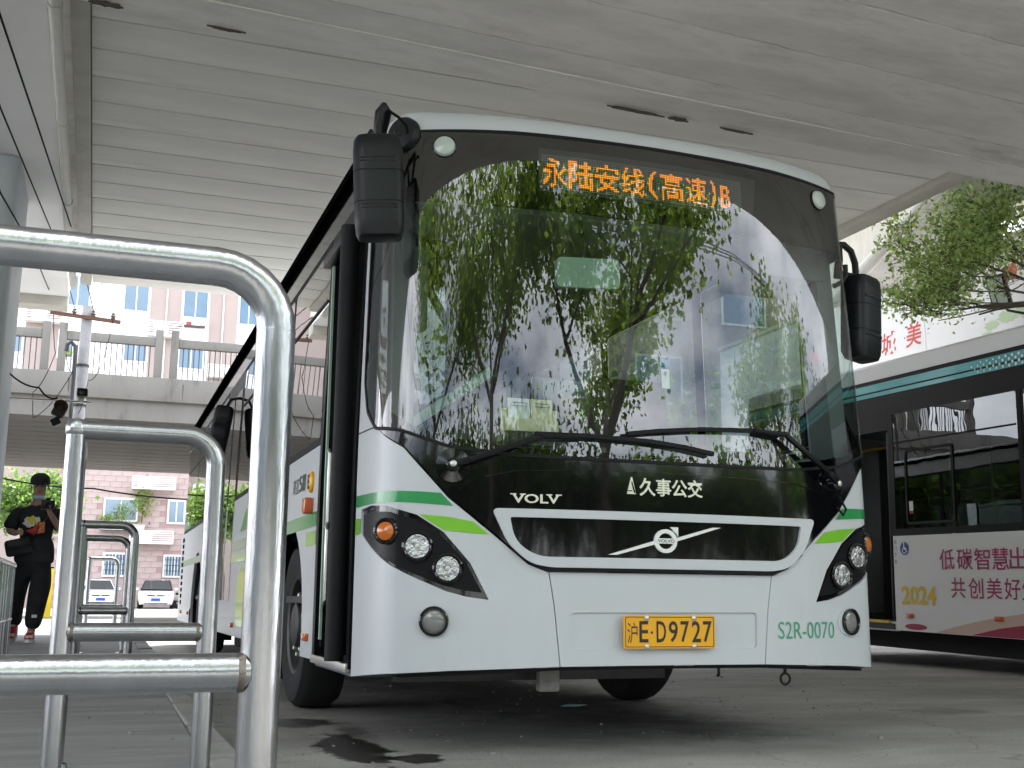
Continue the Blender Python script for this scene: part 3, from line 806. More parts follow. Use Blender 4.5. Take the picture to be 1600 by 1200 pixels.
def FR(s, z):
    a = abs(s)
    if a > _SE: x, y = 1.25, .55+a-_SE
    else: x = float(np.interp(a, _Sn, _Pn[:,0])); y = float(np.interp(a, _Sn, _Pn[:,1]))
    return Vector(((x if s >= 0 else -x)*kz(z), y+Lz(z), z))
def SLf(u, z): return Vector((-1.25*kz(z), -u, z))
def SRf(u, z): return Vector((1.25*kz(z), u, z))
def mir(poly): return [(-x, y) for x, y in reversed(poly)]
def sym(half): return half + mir(half)          # half outline given with s<0, counter-clockwise closing on the mirror side

SB = 1.70                                        # where the front moulding ends round the corner
bot = [(-SB,.307),(-1.25,.345),(-.97,.361),(-.499,.376)]
blk = [(-.56,.770),(-.64,.800),(-.795,.925),(-.985,1.075),(-1.18,1.288),(-1.39,1.40)]   # edge between white fascia and black panel
# white corner fascias (each reaches round the corner up the pillar), with headlamp cut
head = [(-1.583,1.043),(-1.42,1.052),(-1.255,1.041),(-1.115,1.002),(-1.0,.930),(-.885,.801),(-.806,.650),(-.90,.662),(-.985,.684),(-1.14,.748),(-1.35,.848),(-1.575,.940)]
fas = bot + [(-.524,.620),(-.549,.768)] + blk[0:1] + blk[1:] + [(-1.49,1.50),(-1.56,1.62),(-1.565,2.12),(-1.50,2.72),(-1.63,2.74),(-1.69,2.72),(-1.70,1.41)]
for mm in (lambda p: p, mir):
    f_ = patch('corner_fascia', 'white_paint', bus, FR, mm(fas), [mm(head)], 0, .03, .055)
    # seam where the pillar meets the fascia
    sm_ = [(-1.698,1.402),(-1.40,1.394),(-1.40,1.400),(-1.698,1.409)]
    patch('seam_line', 'seam', f_, FR, mm(sm_), (), .0015, 0, .08)
flap = [(-.4945,.376),(-.2,.378),(.2,.378),(.4945,.376),(.52,.620),(.5445,.768),(-.5445,.768),(-.52,.620)]
rec = rounded([(-.447,.45),(.455,.45),(.458,.603),(-.447,.600)], .018, 3)
fl_ = patch('front_flap', 'white_paint', bus, FR, flap, [rec], 0, .03, .055)
patch('plate_recess', 'white_paint', fl_, FR, rec, (), -.008, .002, .06)
patch('recess_edge', 'white_paint', fl_, FR, [(-.447,.45),(.455,.45),(.455,.376+.006),(-.447,.382)], (), -.0005, 0, .06) if False else None
# lower lip and dark underside
lip = [(-1.25,.338),(-.97,.354),(-.5,.369),(0,.372),(.5,.369),(.97,.354),(1.25,.338),(1.2,.328),(.5,.358),(0,.362),(-.5,.358),(-1.2,.328)]
patch('bumper_lip', 'black_satin', bus, FR, list(reversed(lip)), (), -.045, .02, .08)

# glossy black centre panel
mid = [(.53,.772)]
pan = [(-.555,.776),(-.634,.806),(-.789,.931),(-.979,1.081),(-1.174,1.294),(-1.33,1.375),(-1.20,1.372),(-1.12,1.345),(-.99,1.30),(-.71,1.268),(-.3,1.262)]
patch('black_front_panel', 'black_gloss', bus, FR, pan+mir(pan), (), .006, .03, .05)
# raised crease on the panel
cr = [(-.95,1.12),(-.86,1.18),(-.70,1.215),(-.4,1.225),(0,1.228),(.4,1.225),(.70,1.215),(.86,1.18),(.95,1.12),(.94,1.105),(.85,1.163),(.69,1.197),(.4,1.207),(0,1.21),(-.4,1.207),(-.69,1.197),(-.85,1.163),(-.94,1.105)]
patch('panel_crease', 'black_gloss', bus, FR, list(reversed(cr)), (), .014, .01, .04)
lo = [(-.56,.772),(-.63,.798),(-.70,.85),(-.69,.862),(-.62,.812),(-.55,.79)]
patch('panel_lower_edge', 'black_satin', bus, FR, [(-.55,.772),(.55,.772),(.63,.80),(.72,.866),(.705,.87),(.62,.812),(.55,.788),(-.55,.788),(-.62,.812),(-.705,.87),(-.72,.866),(-.63,.80)], (), .016, .012, .05)
# white grille frame and mesh panel
go = rounded([(-.80,1.033),(-.73,.885),(-.635,.803),(-.54,.788),(.54,.788),(.635,.803),(.73,.885),(.80,1.033)], [.03,.04,.06,.03,.03,.06,.04,.03], 4)
gi = rounded([(-.722,.997),(-.70,.895),(-.605,.832),(.60,.834),(.69,.90),(.712,.997)], [.012,.06,.06,.06,.06,.012], 4)
gf = patch('grille_frame', 'white_paint', bus, FR, go, [gi], .022, .02, .035)
patch('grille_panel', 'black_gloss', gf, FR, gi, (), .010, .004, .05)
# iron mark: ring, arrow, band, diagonal bar
def ringpoly(cu, cv, ro, ri):
    return circle(cu, cv, ro, 36, ro*.93), circle(cu, cv, ri, 36, ri*.93)
ro, ri = ringpoly(-.011, .910, .056, .037)
bg_ = patch('badge_ring', 'badge', gf, FR, ro, [ri], .022, .010, .02)
patch('badge_band', 'badge', gf, FR, [(-.058,.899),(.036,.899),(.036,.922),(-.058,.922)], (), .0245, .010, .03)
patch('badge_arrow', 'badge', gf, FR, [(.018,.950),(.036,.952),(.046,.968),(.046,.942),(.052,.972),(.022,.972)], (), .0225, .008, .03) if False else patch('badge_arrow', 'badge', gf, FR, [(.012,.972),(.050,.972),(.050,.930),(.040,.945),(.028,.952),(.022,.962)], (), .0225, .008, .03)
lettering('badge_lettering', 'plate_ink', bg_, FR, 'VOLVO', -.052, .030, .9035, .9175, .0255, bold=.012)
patch('badge_bar', 'badge', gf, FR, [(-.285,.846),(-.245,.846),(-.062,.895),(-.066,.910)], (), .020, .010, .03)
patch('badge_bar', 'badge', gf, FR, [(.044,.910),(.046,.926),(.226,.976),(.268,.976)], (), .020, .010, .03)
# lettering on the panel
def serif_word(u0, u1, v0, v1):
    lettering('maker_lettering', 'badge_cream', bus, FR, 'VOLV', u0, u1, v0, v1, .011, .006, bold=.018)
    w = (u1-u0)
    for k, (c, h) in enumerate(((.02,.09),(.22,.09),(.78,.09),(.985,.09))):
        u = u0+w*c
        z = v1-.0035 if k < 4 else v0
        patch('serif', 'badge_cream', bus, FR, [(u-.013,z),(u+.013,z),(u+.013,z+.0045),(u-.013,z+.0045)], (), .0112, .006, .03)
serif_word(-.711, -.503, 1.058, 1.097)
tri = [(-.190,1.112),(-.148,1.112),(-.150,1.125),(-.164,1.186),(-.170,1.186)]
lg = patch('company_emblem', 'badge_cream', bus, FR, tri, (), .011, .003, .03)
patch('emblem_cut', 'black_gloss', lg, FR, [(-.158,1.118),(-.150,1.118),(-.166,1.170),(-.169,1.162)], (), .0125, .001, .03)
patch('emblem_cut', 'black_gloss', lg, FR, [(-.186,1.124),(-.166,1.124),(-.166,1.128),(-.185,1.128)], (), .0125, .001, .03)
lettering('company_lettering', 'badge_cream', bus, FR, '久事公交', -.130, .184, 1.106, 1.186, .011, .003, bold=.016)
lettering('fleet_number', 'green_ink', bus, FR, 'S2R-0070', .575, .917, .487, .563, .003, bold=-.004)

# stripes wrapped round the corners
for mm in (lambda p: p, mir):
    s1 = [(-1.695,1.052),(-1.583,1.050),(-1.255,1.048),(-1.01,1.032),(-.952,1.030),(-1.03,1.088),(-1.11,1.098),(-1.4,1.106),(-1.695,1.110)]
    s1 = [(-1.695,1.060),(-1.40,1.058),(-1.16,1.054),(-1.01,1.044),(-.962,1.040),(-1.015,1.095),(-1.11,1.100),(-1.4,1.106),(-1.695,1.113)]
    s2 = [(-1.06,.975),(-1.0,.938),(-.9,.928),(-.808,.922),(-.876,.975),(-.98,.994),(-1.105,1.004)]
    patch('stripe', 'green_dark', bus, FR, mm(s1), (), .0022, 0, .04)
    patch('stripe', 'green_light', bus, FR, mm(s2), (), .0022, 0, .03)
    patch('stripe', 'green_light', bus, FR, mm([(-1.695,.935),(-1.588,.938),(-1.588,1.004),(-1.695,1.010)]), (), .0022, 0, .04)

# headlamp clusters
for mm, sg in ((lambda p: p, -1), (mir, 1)):
    h = patch('headlamp', 'black_gloss', bus, FR, mm(head), (), -.012, .03, .04)
    inset = [(u*.955-.052 if False else (-1.2+(u+1.2)*.93), .86+(v-.86)*.86) for u, v in head]
    patch('lamp_bezel', 'black_satin', h, FR, mm(inset), (), -.004, .01, .04)
    for k, (u, z, r, m_) in enumerate(((1.21,.933,.041,'amber'),(1.096,.869,.050,'reflector'),(.974,.778,.050,'reflector'))):
        # find s of that spot: u is lateral x
        s = float(np.interp(u, _Pn[:,0], _Sn))*sg
        n_ = nrm(FR, s, z); c = FR(s, z)
        n_ = (n_*.75+Vector((0,-1,0))*.5).normalized()
        mt = align(n_, c+n_*.002)
        MB().lathe([(r+.016,-.02),(r+.016,.010),(r+.008,.016),(r+.002,.012),(r,.0)], 26, mt, caps=False).build('lamp_ring', 'black_gloss', h, True)
        if m_ == 'amber':
            MB().lathe([(r,0),(r*.95,.014),(r*.6,.024),(.001,.028)], 22, mt, caps=False).build('indicator', 'amber', h, True)
        else:
            MB().lathe([(.012,-.012),(r*.5,-.004),(r*.8,.004),(r,.010)], 22, mt).build('reflector_bowl', 'reflector', h, True)
            MB().lathe([(.001,.012),(.010,.010),(.014,.002),(.014,-.01)], 12, mt, caps=False).build('bulb_shield', 'bolt_metal', h, True)
            MB().lathe([(r,.010),(r*.75,.018),(r*.4,.022),(.001,.023)], 22, mt, caps=False).build('lamp_lens', 'lamp_glass', h, True)
    # fog lamp
    s = float(np.interp(1.024, _Pn[:,0], _Sn))*sg; z = .561; n_ = nrm(FR, s, z); c = FR(s, z); mt = align(n_, c+n_*.012)
    fgl = MB().lathe([(.062,-.03),(.062,.004),(.056,.008),(.051,.002),(.051,-.01)], 26, mt, caps=False).build('fog_lamp', 'black_gloss', bus, True)
    MB().lathe([(.051,-.008),(.04,.0),(.02,.004),(.001,.005)], 22, mt, caps=False).build('lamp_lens', 'fog_lens', fgl, True)
    cs = circle(s, z, .082, 30, .066)
    patch('lamp_collar', 'white_paint', fgl, FR, [(p[0]+.008*(-sg), p[1]) for p in cs], [circle(s, z, .060, 30, .058)], .004, .006, .05)

# number plate
np_ = empty('number_plate'); np_.parent = bus
PF = lambda u, v: Vector((u, -.026, v))
pb_ = rounded([(-.22,.450),(.22,.450),(.22,.590),(-.22,.590)], .012, 4)
MB().prism(pb_, .008, Matrix(((1,0,0,0),(0,0,1,-.026),(0,1,0,0),(0,0,0,1)))).build('plate_sheet', 'plate_yellow', np_)
# dark line near the edge
patch('plate_border', 'plate_ink', np_, PF, rounded([(-.214,.456),(.214,.456),(.214,.584),(-.214,.584)], .010, 4), [rounded([(-.211,.459),(.211,.459),(.211,.581),(-.211,.581)], .009, 4)], .001, 0, .1)
wch = .045
lettering('plate_character', 'plate_ink', np_, PF, '沪', -.205, -.157, .472, .560, .0015)
for ch, u, w in (('E',-.148,.043),('·',-.094,.011),('D',-.066,.046),('9',-.007,.044),('7',.050,.042),('2',.105,.044),('7',.160,.044)):
    if ch == '·': lettering('plate_character', 'plate_ink', np_, PF, ch, u, u+w, .512, .523, .0015)
    else: lettering('plate_character', 'plate_ink', np_, PF, ch, u, u+w, .476, .566, .0015, bold=.012)
for u in (-.112, .116):
    for v in (.578, .458):
        MB().lathe([(.011,0),(.011,.004),(.006,.008),(.001,.008)], 12, align((0,-1,0), (u,-.026,v))).build('plate_bolt', 'bolt_metal', np_, True)

# ---- windscreen and black surround
gl_out = rounded([(-1.55,2.745),(-1.56,1.64),(-1.49,1.49),(-1.36,1.395),(-1.20,1.372),(-1.12,1.345),(-.99,1.302),(-.71,1.270),(-.3,1.264),(.3,1.264),(.71,1.270),(.99,1.302),(1.12,1.345),(1.20,1.372),(1.36,1.395),(1.49,1.49),(1.56,1.64),(1.55,2.745),(.7,2.760),(0,2.765),(-.7,2.760)], .02, 2)
gl_in = rounded([(-1.40,2.425),(-1.405,1.60),(-1.30,1.475),(-1.12,1.372),(-.99,1.335),(-.71,1.298),(-.3,1.290),(.3,1.290),(.71,1.298),(.99,1.335),(1.12,1.372),(1.30,1.475),(1.405,1.60),(1.40,2.425),(.8,2.405),(0,2.398),(-.8,2.405)], [.02,.12,.15,.03,.03,.02,.02,.02,.02,.03,.03,.15,.12,.02,.02,.02,.02], 5)
ws = patch('windscreen', 'windscreen_glass', bus, FR, gl_out, (), .010, 0, .045)
patch('windscreen_frit', 'frit', bus, FR, gl_out, [gl_in], .003, .012, .06)
# rubber seal round the glass
so_ = [(-1.572,2.75),(-1.578,1.63),(-1.505,1.478),(-1.365,1.380),(-1.20,1.358),(-1.12,1.331),(-.99,1.288),(-.71,1.256),(-.3,1.250),(.3,1.250),(.71,1.256),(.99,1.288),(1.12,1.331),(1.20,1.358),(1.365,1.380),(1.505,1.478),(1.578,1.63),(1.572,2.75),(.7,2.775),(0,2.78),(-.7,2.775)]
patch('windscreen_seal', 'rubber', bus, FR, rounded(so_, .02, 2), [gl_out], .013, .02, .06)
# destination display
LB = lambda s, z: FR(s, z)
db = patch('destination_display', 'led_board', bus, FR, [(-.588,2.492),(.56,2.492),(.60,2.705),(-.588,2.705)], (), .006, .002, .06)
pitch = .0089; cols, rows = 121, 19; u_0, v_0 = -.572, 2.512
lit = set(); cx = 0
for ch, w in (('永',15),('陆',15),('安',15),('线',15),('(',9),('高',15),('速',15),(')',7),('B',9)):
    v, f, asp = text2d(ch, .012)
    W_ = w-1 if w > 9 else w-3; H_ = 16 if ch not in 'B' else 13
    tr = [[(v[i][0]*W_, v[i][1]*H_) for i in q] for q in f]
    for c in range(w):
        for r in range(17):
            p = (c+.1-(1 if w < 10 else 0), r+.1-(1 if ch == 'B' else 0))
            if any(pip(p, t) for t in tr): lit.add((cx+c, r+1))
    cx += w
on_b, off_b = MB(), MB(); h = .0029
for c in range(cols):
    for r in range(rows):
        u = u_0+c*pitch; z = v_0+r*pitch; hh = h*1.15 if (c, r) in lit else h*.62
        q = [FR(u+a*hh, z+b*hh) + Vector((0,-.0085,0)) for a, b in ((-1,-1),(1,-1),(1,1),(-1,1))]
        (on_b if (c, r) in lit else off_b).add(q, [(0,1,2,3)])
tag(on_b.build('led_dots_lit', 'led_on', db), 'lit amber dots of the destination display', kind='stuff')
tag(off_b.build('led_dots_unlit', 'led_off', db), 'unlit grey dots of the destination display', kind='stuff')
# marker lamps in the black top
for sg in (-1, 1):
    s = sg*1.035; z = 2.680; n_ = nrm(FR, s, z); mt = align(n_, FR(s, z)+n_*.011)
    ml = MB().lathe([(.055,0),(.055,.004),(.052,.006),(.050,.004)], 26, mt, caps=False).build('marker_lamp', 'black_gloss', bus, True)
    MB().lathe([(.050,.003),(.044,.014),(.025,.020),(.001,.022)], 22, mt, caps=False).build('lamp_lens', 'lens_milky', ml, True)

# ---- roof: lofted cap
prof = [(0,2.762),(.012,2.80),(.045,2.852),(.12,2.90),(.28,2.945),(.6,2.985),(1.2,3.01)]
NS = 60; rb = MB(); vb = []
for (off, z) in prof:
    row = []
    for i in range(NS+1):
        s = -1.60+3.2*i/NS; q = FR(s, 2.745); inw = off*.42
        x = q.x*(1-min(.16, inw*.35)) ; y = q.y+off*(1-.55*abs(s/1.6)**3) ; zz = z-(z-2.762)*.12*abs(s/1.6)**4
        row.append((x, y, zz))
    vb.append(row)
b = len(rb.v)
for row in vb: rb.v += row
for j in range(len(vb)-1):
    for i in range(NS): rb.f.append((j*(NS+1)+i, j*(NS+1)+i+1, (j+1)*(NS+1)+i+1, (j+1)*(NS+1)+i))
rb.build('roof_front_cap', 'white_paint', bus, True)
# roof body, section swept along y
sec = [(-1.207,2.86),(-1.19,2.90),(-1.12,2.945),(-.95,2.98),(-.6,3.0),(0,3.01),(.6,3.0),(.95,2.98),(1.12,2.945),(1.19,2.90),(1.207,2.86)]
rf = MB(); n = len(sec)
for y in (.62,1.2,4,8,12.05,12.25):
    for x, z in sec: rf.v.append((x*(1 if y < 12.2 else .97), y, z-(0 if .7 < y < 12.2 else .02)))
for j in range(5):
    for i in range(n-1): rf.f.append((j*n+i, j*n+i+1, (j+1)*n+i+1, (j+1)*n+i))
rf.build('roof', 'white_paint', bus, True)

# ---- sides
def arch(cy, r, z0=.31):
    return [(cy+r*cos(t), z0+ (.17 if False else 0)+r*sin(t)) for t in [pi*k/14 for k in range(15)]]
FW, RW, RR = 2.62, 9.35, .49
def lower_outline(y0, y1):
    """(y,z) outline of the lower side from y0 to y1 with both arches"""
    pts = [(y0,.33)]
    for cy, r, zc in ((FW,.60,.50),(RW,.66,.50)):
        if not (y0 < cy < y1): continue
        a0 = math.asin((.33-zc)/r)
        pts += [(cy-r*cos(t)*1.0, zc+r*sin(t)) for t in [a0+(pi-2*a0)*k/16 for k in range(17)]]
    pts += [(y1,.33),(y1,1.478),(y0,1.478)]
    return pts
D0, D1 = .735, 1.64         # front door opening
low = lower_outline(D1+.01, 12.2)
patch('lower_side', 'white_paint', bus, SLf, [(-y, z) for y, z in reversed(low)], (), 0, .03, .12)
lowr = lower_outline(.66, 12.2)
patch('lower_side', 'white_paint', bus, SRf, lowr, (), 0, .03, .12)
# upper body above the windows
patch('upper_side', 'black_gloss', bus, SLf, [(-12.2,2.66),(-.70,2.66),(-.70,2.865),(-12.2,2.865)], (), 0, .03, .12)
patch('upper_side', 'white_paint', bus, SRf, [(.66,2.66),(12.2,2.66),(12.2,2.865),(.66,2.865)], (), 0, .03, .12)
for sg in (-1, 1): MB().bar((sg*1.214,.62,2.868),(sg*1.214,12.2,2.868),.055,.048).build('roof_gutter', 'frit', bus)
# stripes along the sides
for z0, z1, m_ in ((1.035,1.115,'green_dark'),(.935,1.012,'green_light')):
    patch('stripe', m_, bus, SLf, [(-1.98 if m_ == 'green_light' else -12.1,z0),(-D1-.03,z0),(-D1-.03,z1),(-1.98 if m_ == 'green_light' else -12.1,z1)], (), .0022, 0, .3)
    if m_ == 'green_light': patch('stripe', m_, bus, SLf, [(-8.6,z0),(-3.3,z0),(-3.3,z1),(-8.6,z1)], (), .0022, 0, .3)
    patch('stripe', m_, bus, SRf, [(.71,z0),(1.9,z0),(1.9,z1),(.71,z1)], (), .0022, 0, .3)
# lime swoosh graphics behind the wheel
patch('swoosh', 'green_dark', bus, SLf, [(-5.2,1.18),(-4.2,1.18),(-4.3,1.32),(-4.6,1.38),(-4.9,1.34)], (), .0022, 0, .1)
patch('swoosh', 'green_light', bus, SLf, rounded([(-5.3,.42),(-4.6,.42),(-4.3,.9),(-4.9,.93),(-5.3,.8)], .15), (), .0022, 0, .1)
# windows: each a pane with a black frame
def side_window(fn, y0, y1, z0, z1, sgn, name='window'):
    A = [(sgn*y0,z0),(sgn*y1,z0),(sgn*y1,z1),(sgn*y0,z1)]
    if sgn < 0: A = [(sgn*y1,z0),(sgn*y0,z0),(sgn*y0,z1),(sgn*y1,z1)]
    ins = .035
    B = [(A[0][0]+ins,z0+ins),(A[1][0]-ins,z0+ins),(A[1][0]-ins,z1-ins),(A[0][0]+ins,z1-ins)]
    fr = patch(name, 'rubber', bus, fn, A, [rounded(B, .05, 4)], -.002, .02, .2)
    patch('pane', 'side_glass', fr, fn, rounded(B, .05, 4), (), .0, 0, .25)
    return fr
for y0, y1 in ((1.66,2.95),(2.96,4.6),(4.61,5.7),(7.02,8.5),(8.51,10.2),(10.21,11.9)):
    w = side_window(SLf, y0, y1, 1.485, 2.655, -1)
    ym = (y0+y1)/2
    patch('vent_sash', 'rubber', w, SLf, [(-y1+.06,2.30),(-y0-.06,2.30),(-y0-.06,2.318),(-y1+.06,2.318)], (), .006, .004, .3)
patch('rear_door', 'black_satin', bus, SLf, [(-7.0,.36),(-5.72,.36),(-5.72,2.655),(-7.0,2.655)], (), -.001, .03, .2)
for y in (5.80, 6.42): patch('door_glass', 'side_glass', bus, SLf, rounded([(-y-.50,.62),(-y,.62),(-y,2.5),(-y-.50,2.5)], .05), (), .004, 0, .2)
for y0, y1 in ((.68,1.85),(1.86,3.3),(3.31,4.95),(4.96,6.6),(6.61,8.25),(8.26,9.9),(9.91,11.9)): side_window(SRf, y0, y1, 1.42 if y0 < 1 else 1.485, 2.655, 1)
# front door: frame, open leaves, rubber post, step
patch('door_frame', 'black_satin', bus, SLf, [(-D1-.005,.335),(-D0+.03,.335),(-D0+.03,2.655),(-D1-.005,2.655)], [[(-D1+.06,.36),(-D0-.03,.36),(-D0-.03,2.48),(-D1+.06,2.48)]], .004, .05, .2)
box('door_header', 'black_plastic', bus, -1.275, -1.22, D0+.02, D1, 2.47, 2.52, .006)
MB().tube([(-1.292,.845,.365),(-1.285,.85,2.47)], .046, 16).build('door_edge_seal', 'rubber', bus, True)
lf = box('door_leaf', 'black_satin', bus, -1.26, -.72, .86, .90, .40, 2.46, .008)
box('leaf_glass', 'side_glass', lf, -1.2, -.78, .855, .8575, .75, 2.38)
lf = box('door_leaf', 'black_satin', bus, -1.235, -.72, 1.50, 1.54, .40, 2.46, .008)
box('leaf_glass', 'cabin_green', lf, -1.249, -1.237, 1.47, 1.495, .44, 2.44)
box('door_step', 'cabin_grey', bus, -1.235, -.6, .72, 1.64, .30, .352, .006)
box('door_sill', 'bolt_metal', bus, -1.262, -1.237, .74, 1.64, .318, .358, .003)
box('step_riser', 'cabin_dark', bus, -.60, -.56, .72, 1.64, .352, .66)
for z in (1.02, .62): MB().tube([(-1.24,1.44,z),(-1.24,1.40,z+.02),(-1.24,1.40,z+.38),(-1.24,1.44,z+.40)], .012, 8).build('door_grab_handle', 'bolt_metal', bus, True)
# small fittings on the door side
sd = lambda y, z, e=0.: SLf(-y, z)+Vector((-e,0,0))
MB().lathe([(.060,0),(.060,.012),(.05,.02),(.001,.022)], 20, align((-1,0,0), sd(1.86,1.29))).build('door_button', 'plate_yellow', bus, True)
lettering('button_mark', 'plate_ink', bus, SLf, 'E', -1.89, -1.83, 1.25, 1.33, .0235, bold=.03)
box('side_marker', 'orange_marker', bus, -1.30, -1.248, 1.80, 1.90, 1.11, 1.20, .012)
for y, z in ((1.84,.44),(4.1,.42),(5.45,.42),(8.45,.42),(10.3,.45),(11.5,.45)): box('side_reflector', 'orange_marker', bus, -1.272, -1.248, y-.05, y+.05, z-.02, z+.02, .006)
for k, ch in enumerate('高宣51'): lettering('side_lettering', 'plate_ink', bus, SLf, ch, -2.52+k*.112, -2.42+k*.112, 1.265, 1.36, .003, bold=.006)
# side panel with a hinged black route box
rb_y = 6.0
for k in range(11): box('engine_vent_slot', 'frit', bus, -1.256, -1.249, 11.62, 11.84, .55+.082*k, .60+.082*k)
# rear end
box('rear_wall', 'white_paint', bus, -1.24, 1.24, 12.12, 12.22, .34, 1.48, .02); box('rear_window', 'side_glass', bus, -1.2, 1.2, 12.14, 12.18, 1.482, 2.66)
box('rear_top', 'white_paint', bus, -1.2, 1.2, 12.12, 12.2, 2.662, 2.9)
# underbody
box('underbody', 'underbody', bus, -1.18, 1.18, .55, 2.0, .40, .62); box('underbody', 'underbody', bus, -.62, .62, 2.0, 3.3, .40, .62); box('underbody', 'underbody', bus, -1.18, 1.18, 3.3, 8.6, .38, .62)
box('underbody', 'underbody', bus, -1.18, 1.18, 10.1, 12.1, .38, .62)
box('wheel_arch_liner', 'underbody', bus, -1.21, -.62, 2.0, 2.02, .40, 1.12); box('wheel_arch_liner', 'underbody', bus, -1.21, -.62, 3.24, 3.26, .40, 1.12)
box('wheel_arch_liner', 'underbody', bus, .62, 1.21, 2.0, 2.02, .40, 1.12); box('wheel_arch_liner', 'underbody', bus, .62, 1.21, 3.24, 3.26, .40, 1.12)
box('wheel_arch_top', 'underbody', bus, -1.22, -.62, 2.0, 3.26, 1.10, 1.13); box('wheel_arch_top', 'underbody', bus, .62, 1.22, 2.0, 3.26, 1.10, 1.13)
for s in (-1, 1): box('rear_arch_liner', 'underbody', bus, min(s*1.2,s*.5), max(s*1.2,s*.5), 8.62, 10.08, 1.15, 1.18)
box('front_cross_member', 'steel_dark', bus, -1.1, .2, .42, .50, .295, .36); MB().tube([(-.85,2.62,.46),(.85,2.62,.46)], .07, 10).build('front_axle', 'underbody', bus, True)
box('added_fuel_tank', 'underbody', bus, -1.1, -.2, 3.9, 6.6, .20, .41, .03); box('added_air_tank', 'underbody', bus, .1, 1.05, 3.7, 6.9, .22, .41, .03)  # tanks, engine tray and gearbox added to block light under the bus
box('added_engine_tray', 'underbody', bus, -1.1, 1.1, 10.3, 12.0, .20, .41, .03); box('added_gearbox', 'underbody', bus, -.45, .45, 6.9, 9.0, .22, .41, .03)
for s in (-1, 1):
    box('added_mud_flap', 'rubber', bus, s*1.07-.2, s*1.07+.2, 3.22, 3.24, .13, .5); box('added_mud_flap', 'rubber', bus, s*1.0-.26, s*1.0+.26, 10.02, 10.04, .13, .5)  # flaps and the rear axle below, also added against light from behind
MB().tube([(-.85,9.35,.47),(.85,9.35,.47)], .12, 10).build('added_rear_axle', 'underbody', bus, True)
box('tow_bracket', 'kerbstone', bus, -.50, -.40, .25, .30, .255, .375, .012)
MB().bar((-.40,.28,.37),(-.30,.6,.37),.03,.09).build('bracket_stay', 'steel_dark', bus)
MB().tube([(.42,.3,.36),(.42,.3,.315),(.42,.31,.31)], .008, 6).build('drain_hook', 'steel_dark', bus)
tw = MB(); tw.tube([(.78+.026*cos(t*pi/8), .3, .29+.026*sin(t*pi/8)) for t in range(16)], .006, 6, closed=True); tw.tube([(.78,.3,.36),(.78,.3,.316)], .009, 6)
tw.build('tow_ring', 'steel_dark', bus, True)
box('bumper_beam', 'steel_dark', bus, .32, .92, .32, .36, .345, .375, .006)
# wheels
def wheel(x, y, sg, parent, r=.49, w=.28, dual=False):
    e = empty('wheel', (x,y,r)); e.parent = parent
    mt = align((sg,0,0))
    prf = [(r*.60,-w/2+.02),(r*.80,-w/2),(r*.93,-w/2+.01),(r*.985,-w/2+.045),(r,-w/2+.07),(r,w/2-.07),(r*.985,w/2-.045),(r*.93,w/2-.01),(r*.80,w/2),(r*.60,w/2-.02)]
    MB().lathe(prf, 36, mt, caps=False).build('tyre', 'tyre', e, True)
    MB().lathe([(r*.60,w/2-.02),(r*.56,w/2-.03),(r*.52,w/2-.09),(r*.30,w/2-.07),(r*.26,w/2-.02),(r*.20,w/2-.01),(.001,w/2-.01)], 28, mt, caps=False).build('rim', 'rim', e, True)
    MB().lathe([(r*.60,-w/2+.02),(.001,-w/2+.04)], 20, mt, caps=False).build('inner_disc', 'underbody', e)
    for k in range(10):
        a = 2*pi*k/10; q = mt @ Vector((r*.36*cos(a), r*.36*sin(a), w/2-.065)); MB().lathe([(.016,0),(.016,.03),(.01,.034)], 6, align((sg,0,0), q)).build('wheel_nut', 'bolt_metal', e)
wheel(-1.07, FW, -1, bus); wheel(1.07, FW, 1, bus); wheel(-1.06, RW, -1, bus); wheel(1.06, RW, 1, bus)

# ---- mirrors
def rounded_box_mesh(w, d, h, sections, top_r=.03):
    """stack of rounded rectangles: sections of (z, scale)"""
    b = MB(); base = rounded([(-w/2,-d/2),(w/2,-d/2),(w/2,d/2),(-w/2,d/2)], [.055,.055,.03,.03], 5); n = len(base)
    for z, s in sections: b.v += [(x*s, y*s, z) for x, y in base]
    for j in range(len(sections)-1):
        for i in range(n): b.f.append((j*n+i, j*n+(i+1) % n, (j+1)*n+(i+1) % n, (j+1)*n+i))
    b.f.append(tuple(reversed(range(n)))); b.f.append(tuple((len(sections)-1)*n+i for i in range(n)))
    return b
secs = [(-.23,.70),(-.225,.84),(-.20,.95),(-.15,1.0),(-.088,1.0),(-.086,.97),(-.081,.97),(-.079,1.0),(.052,1.0),(.054,.97),(.059,.97),(.061,1.0),(.15,1.0),(.20,.96),(.222,.85),(.228,.70)]
def mirror(loc, rz, arm_pts, lean, w=.225, d=.15):
    e = empty('mirror', loc, rz); e.parent = bus; e.rotation_euler = (lean[0], lean[1], rz)
    rounded_box_mesh(w, d, .46, secs).build('mirror_housing', 'black_plastic', e, True)
    for z in (.105, -.035-.10+.03): MB().obox((0,-d/2+.004,z), (w*.72,.012,.022)).build('housing_rib', 'black_plastic', e, True, .006)
    MB().box(-w*.40,w*.40,d/2-.002,d/2+.003,-.19,.19).build('mirror_glass', 'reflector', e)
    return e
mirror((-1.325,.06,2.395), radians(-14), None, (0, radians(-3)), .215, .15)
MB().tube([(-1.325,.09,2.60),(-1.335,.07,2.68),(-1.335,.05,2.735),(-1.315,.05,2.765),(-1.29,.09,2.76),(-1.29,.16,2.70),(-1.30,.25,2.60)], [.019,.019,.02,.021,.02,.017,.015], 10).build('mirror_arm', 'black_plastic', bus, True)
MB().tube([(-1.345,.13,2.60),(-1.355,.15,2.66),(-1.34,.18,2.70)], [.02,.016,.012], 8).build('mirror_arm', 'black_plastic', bus, True)
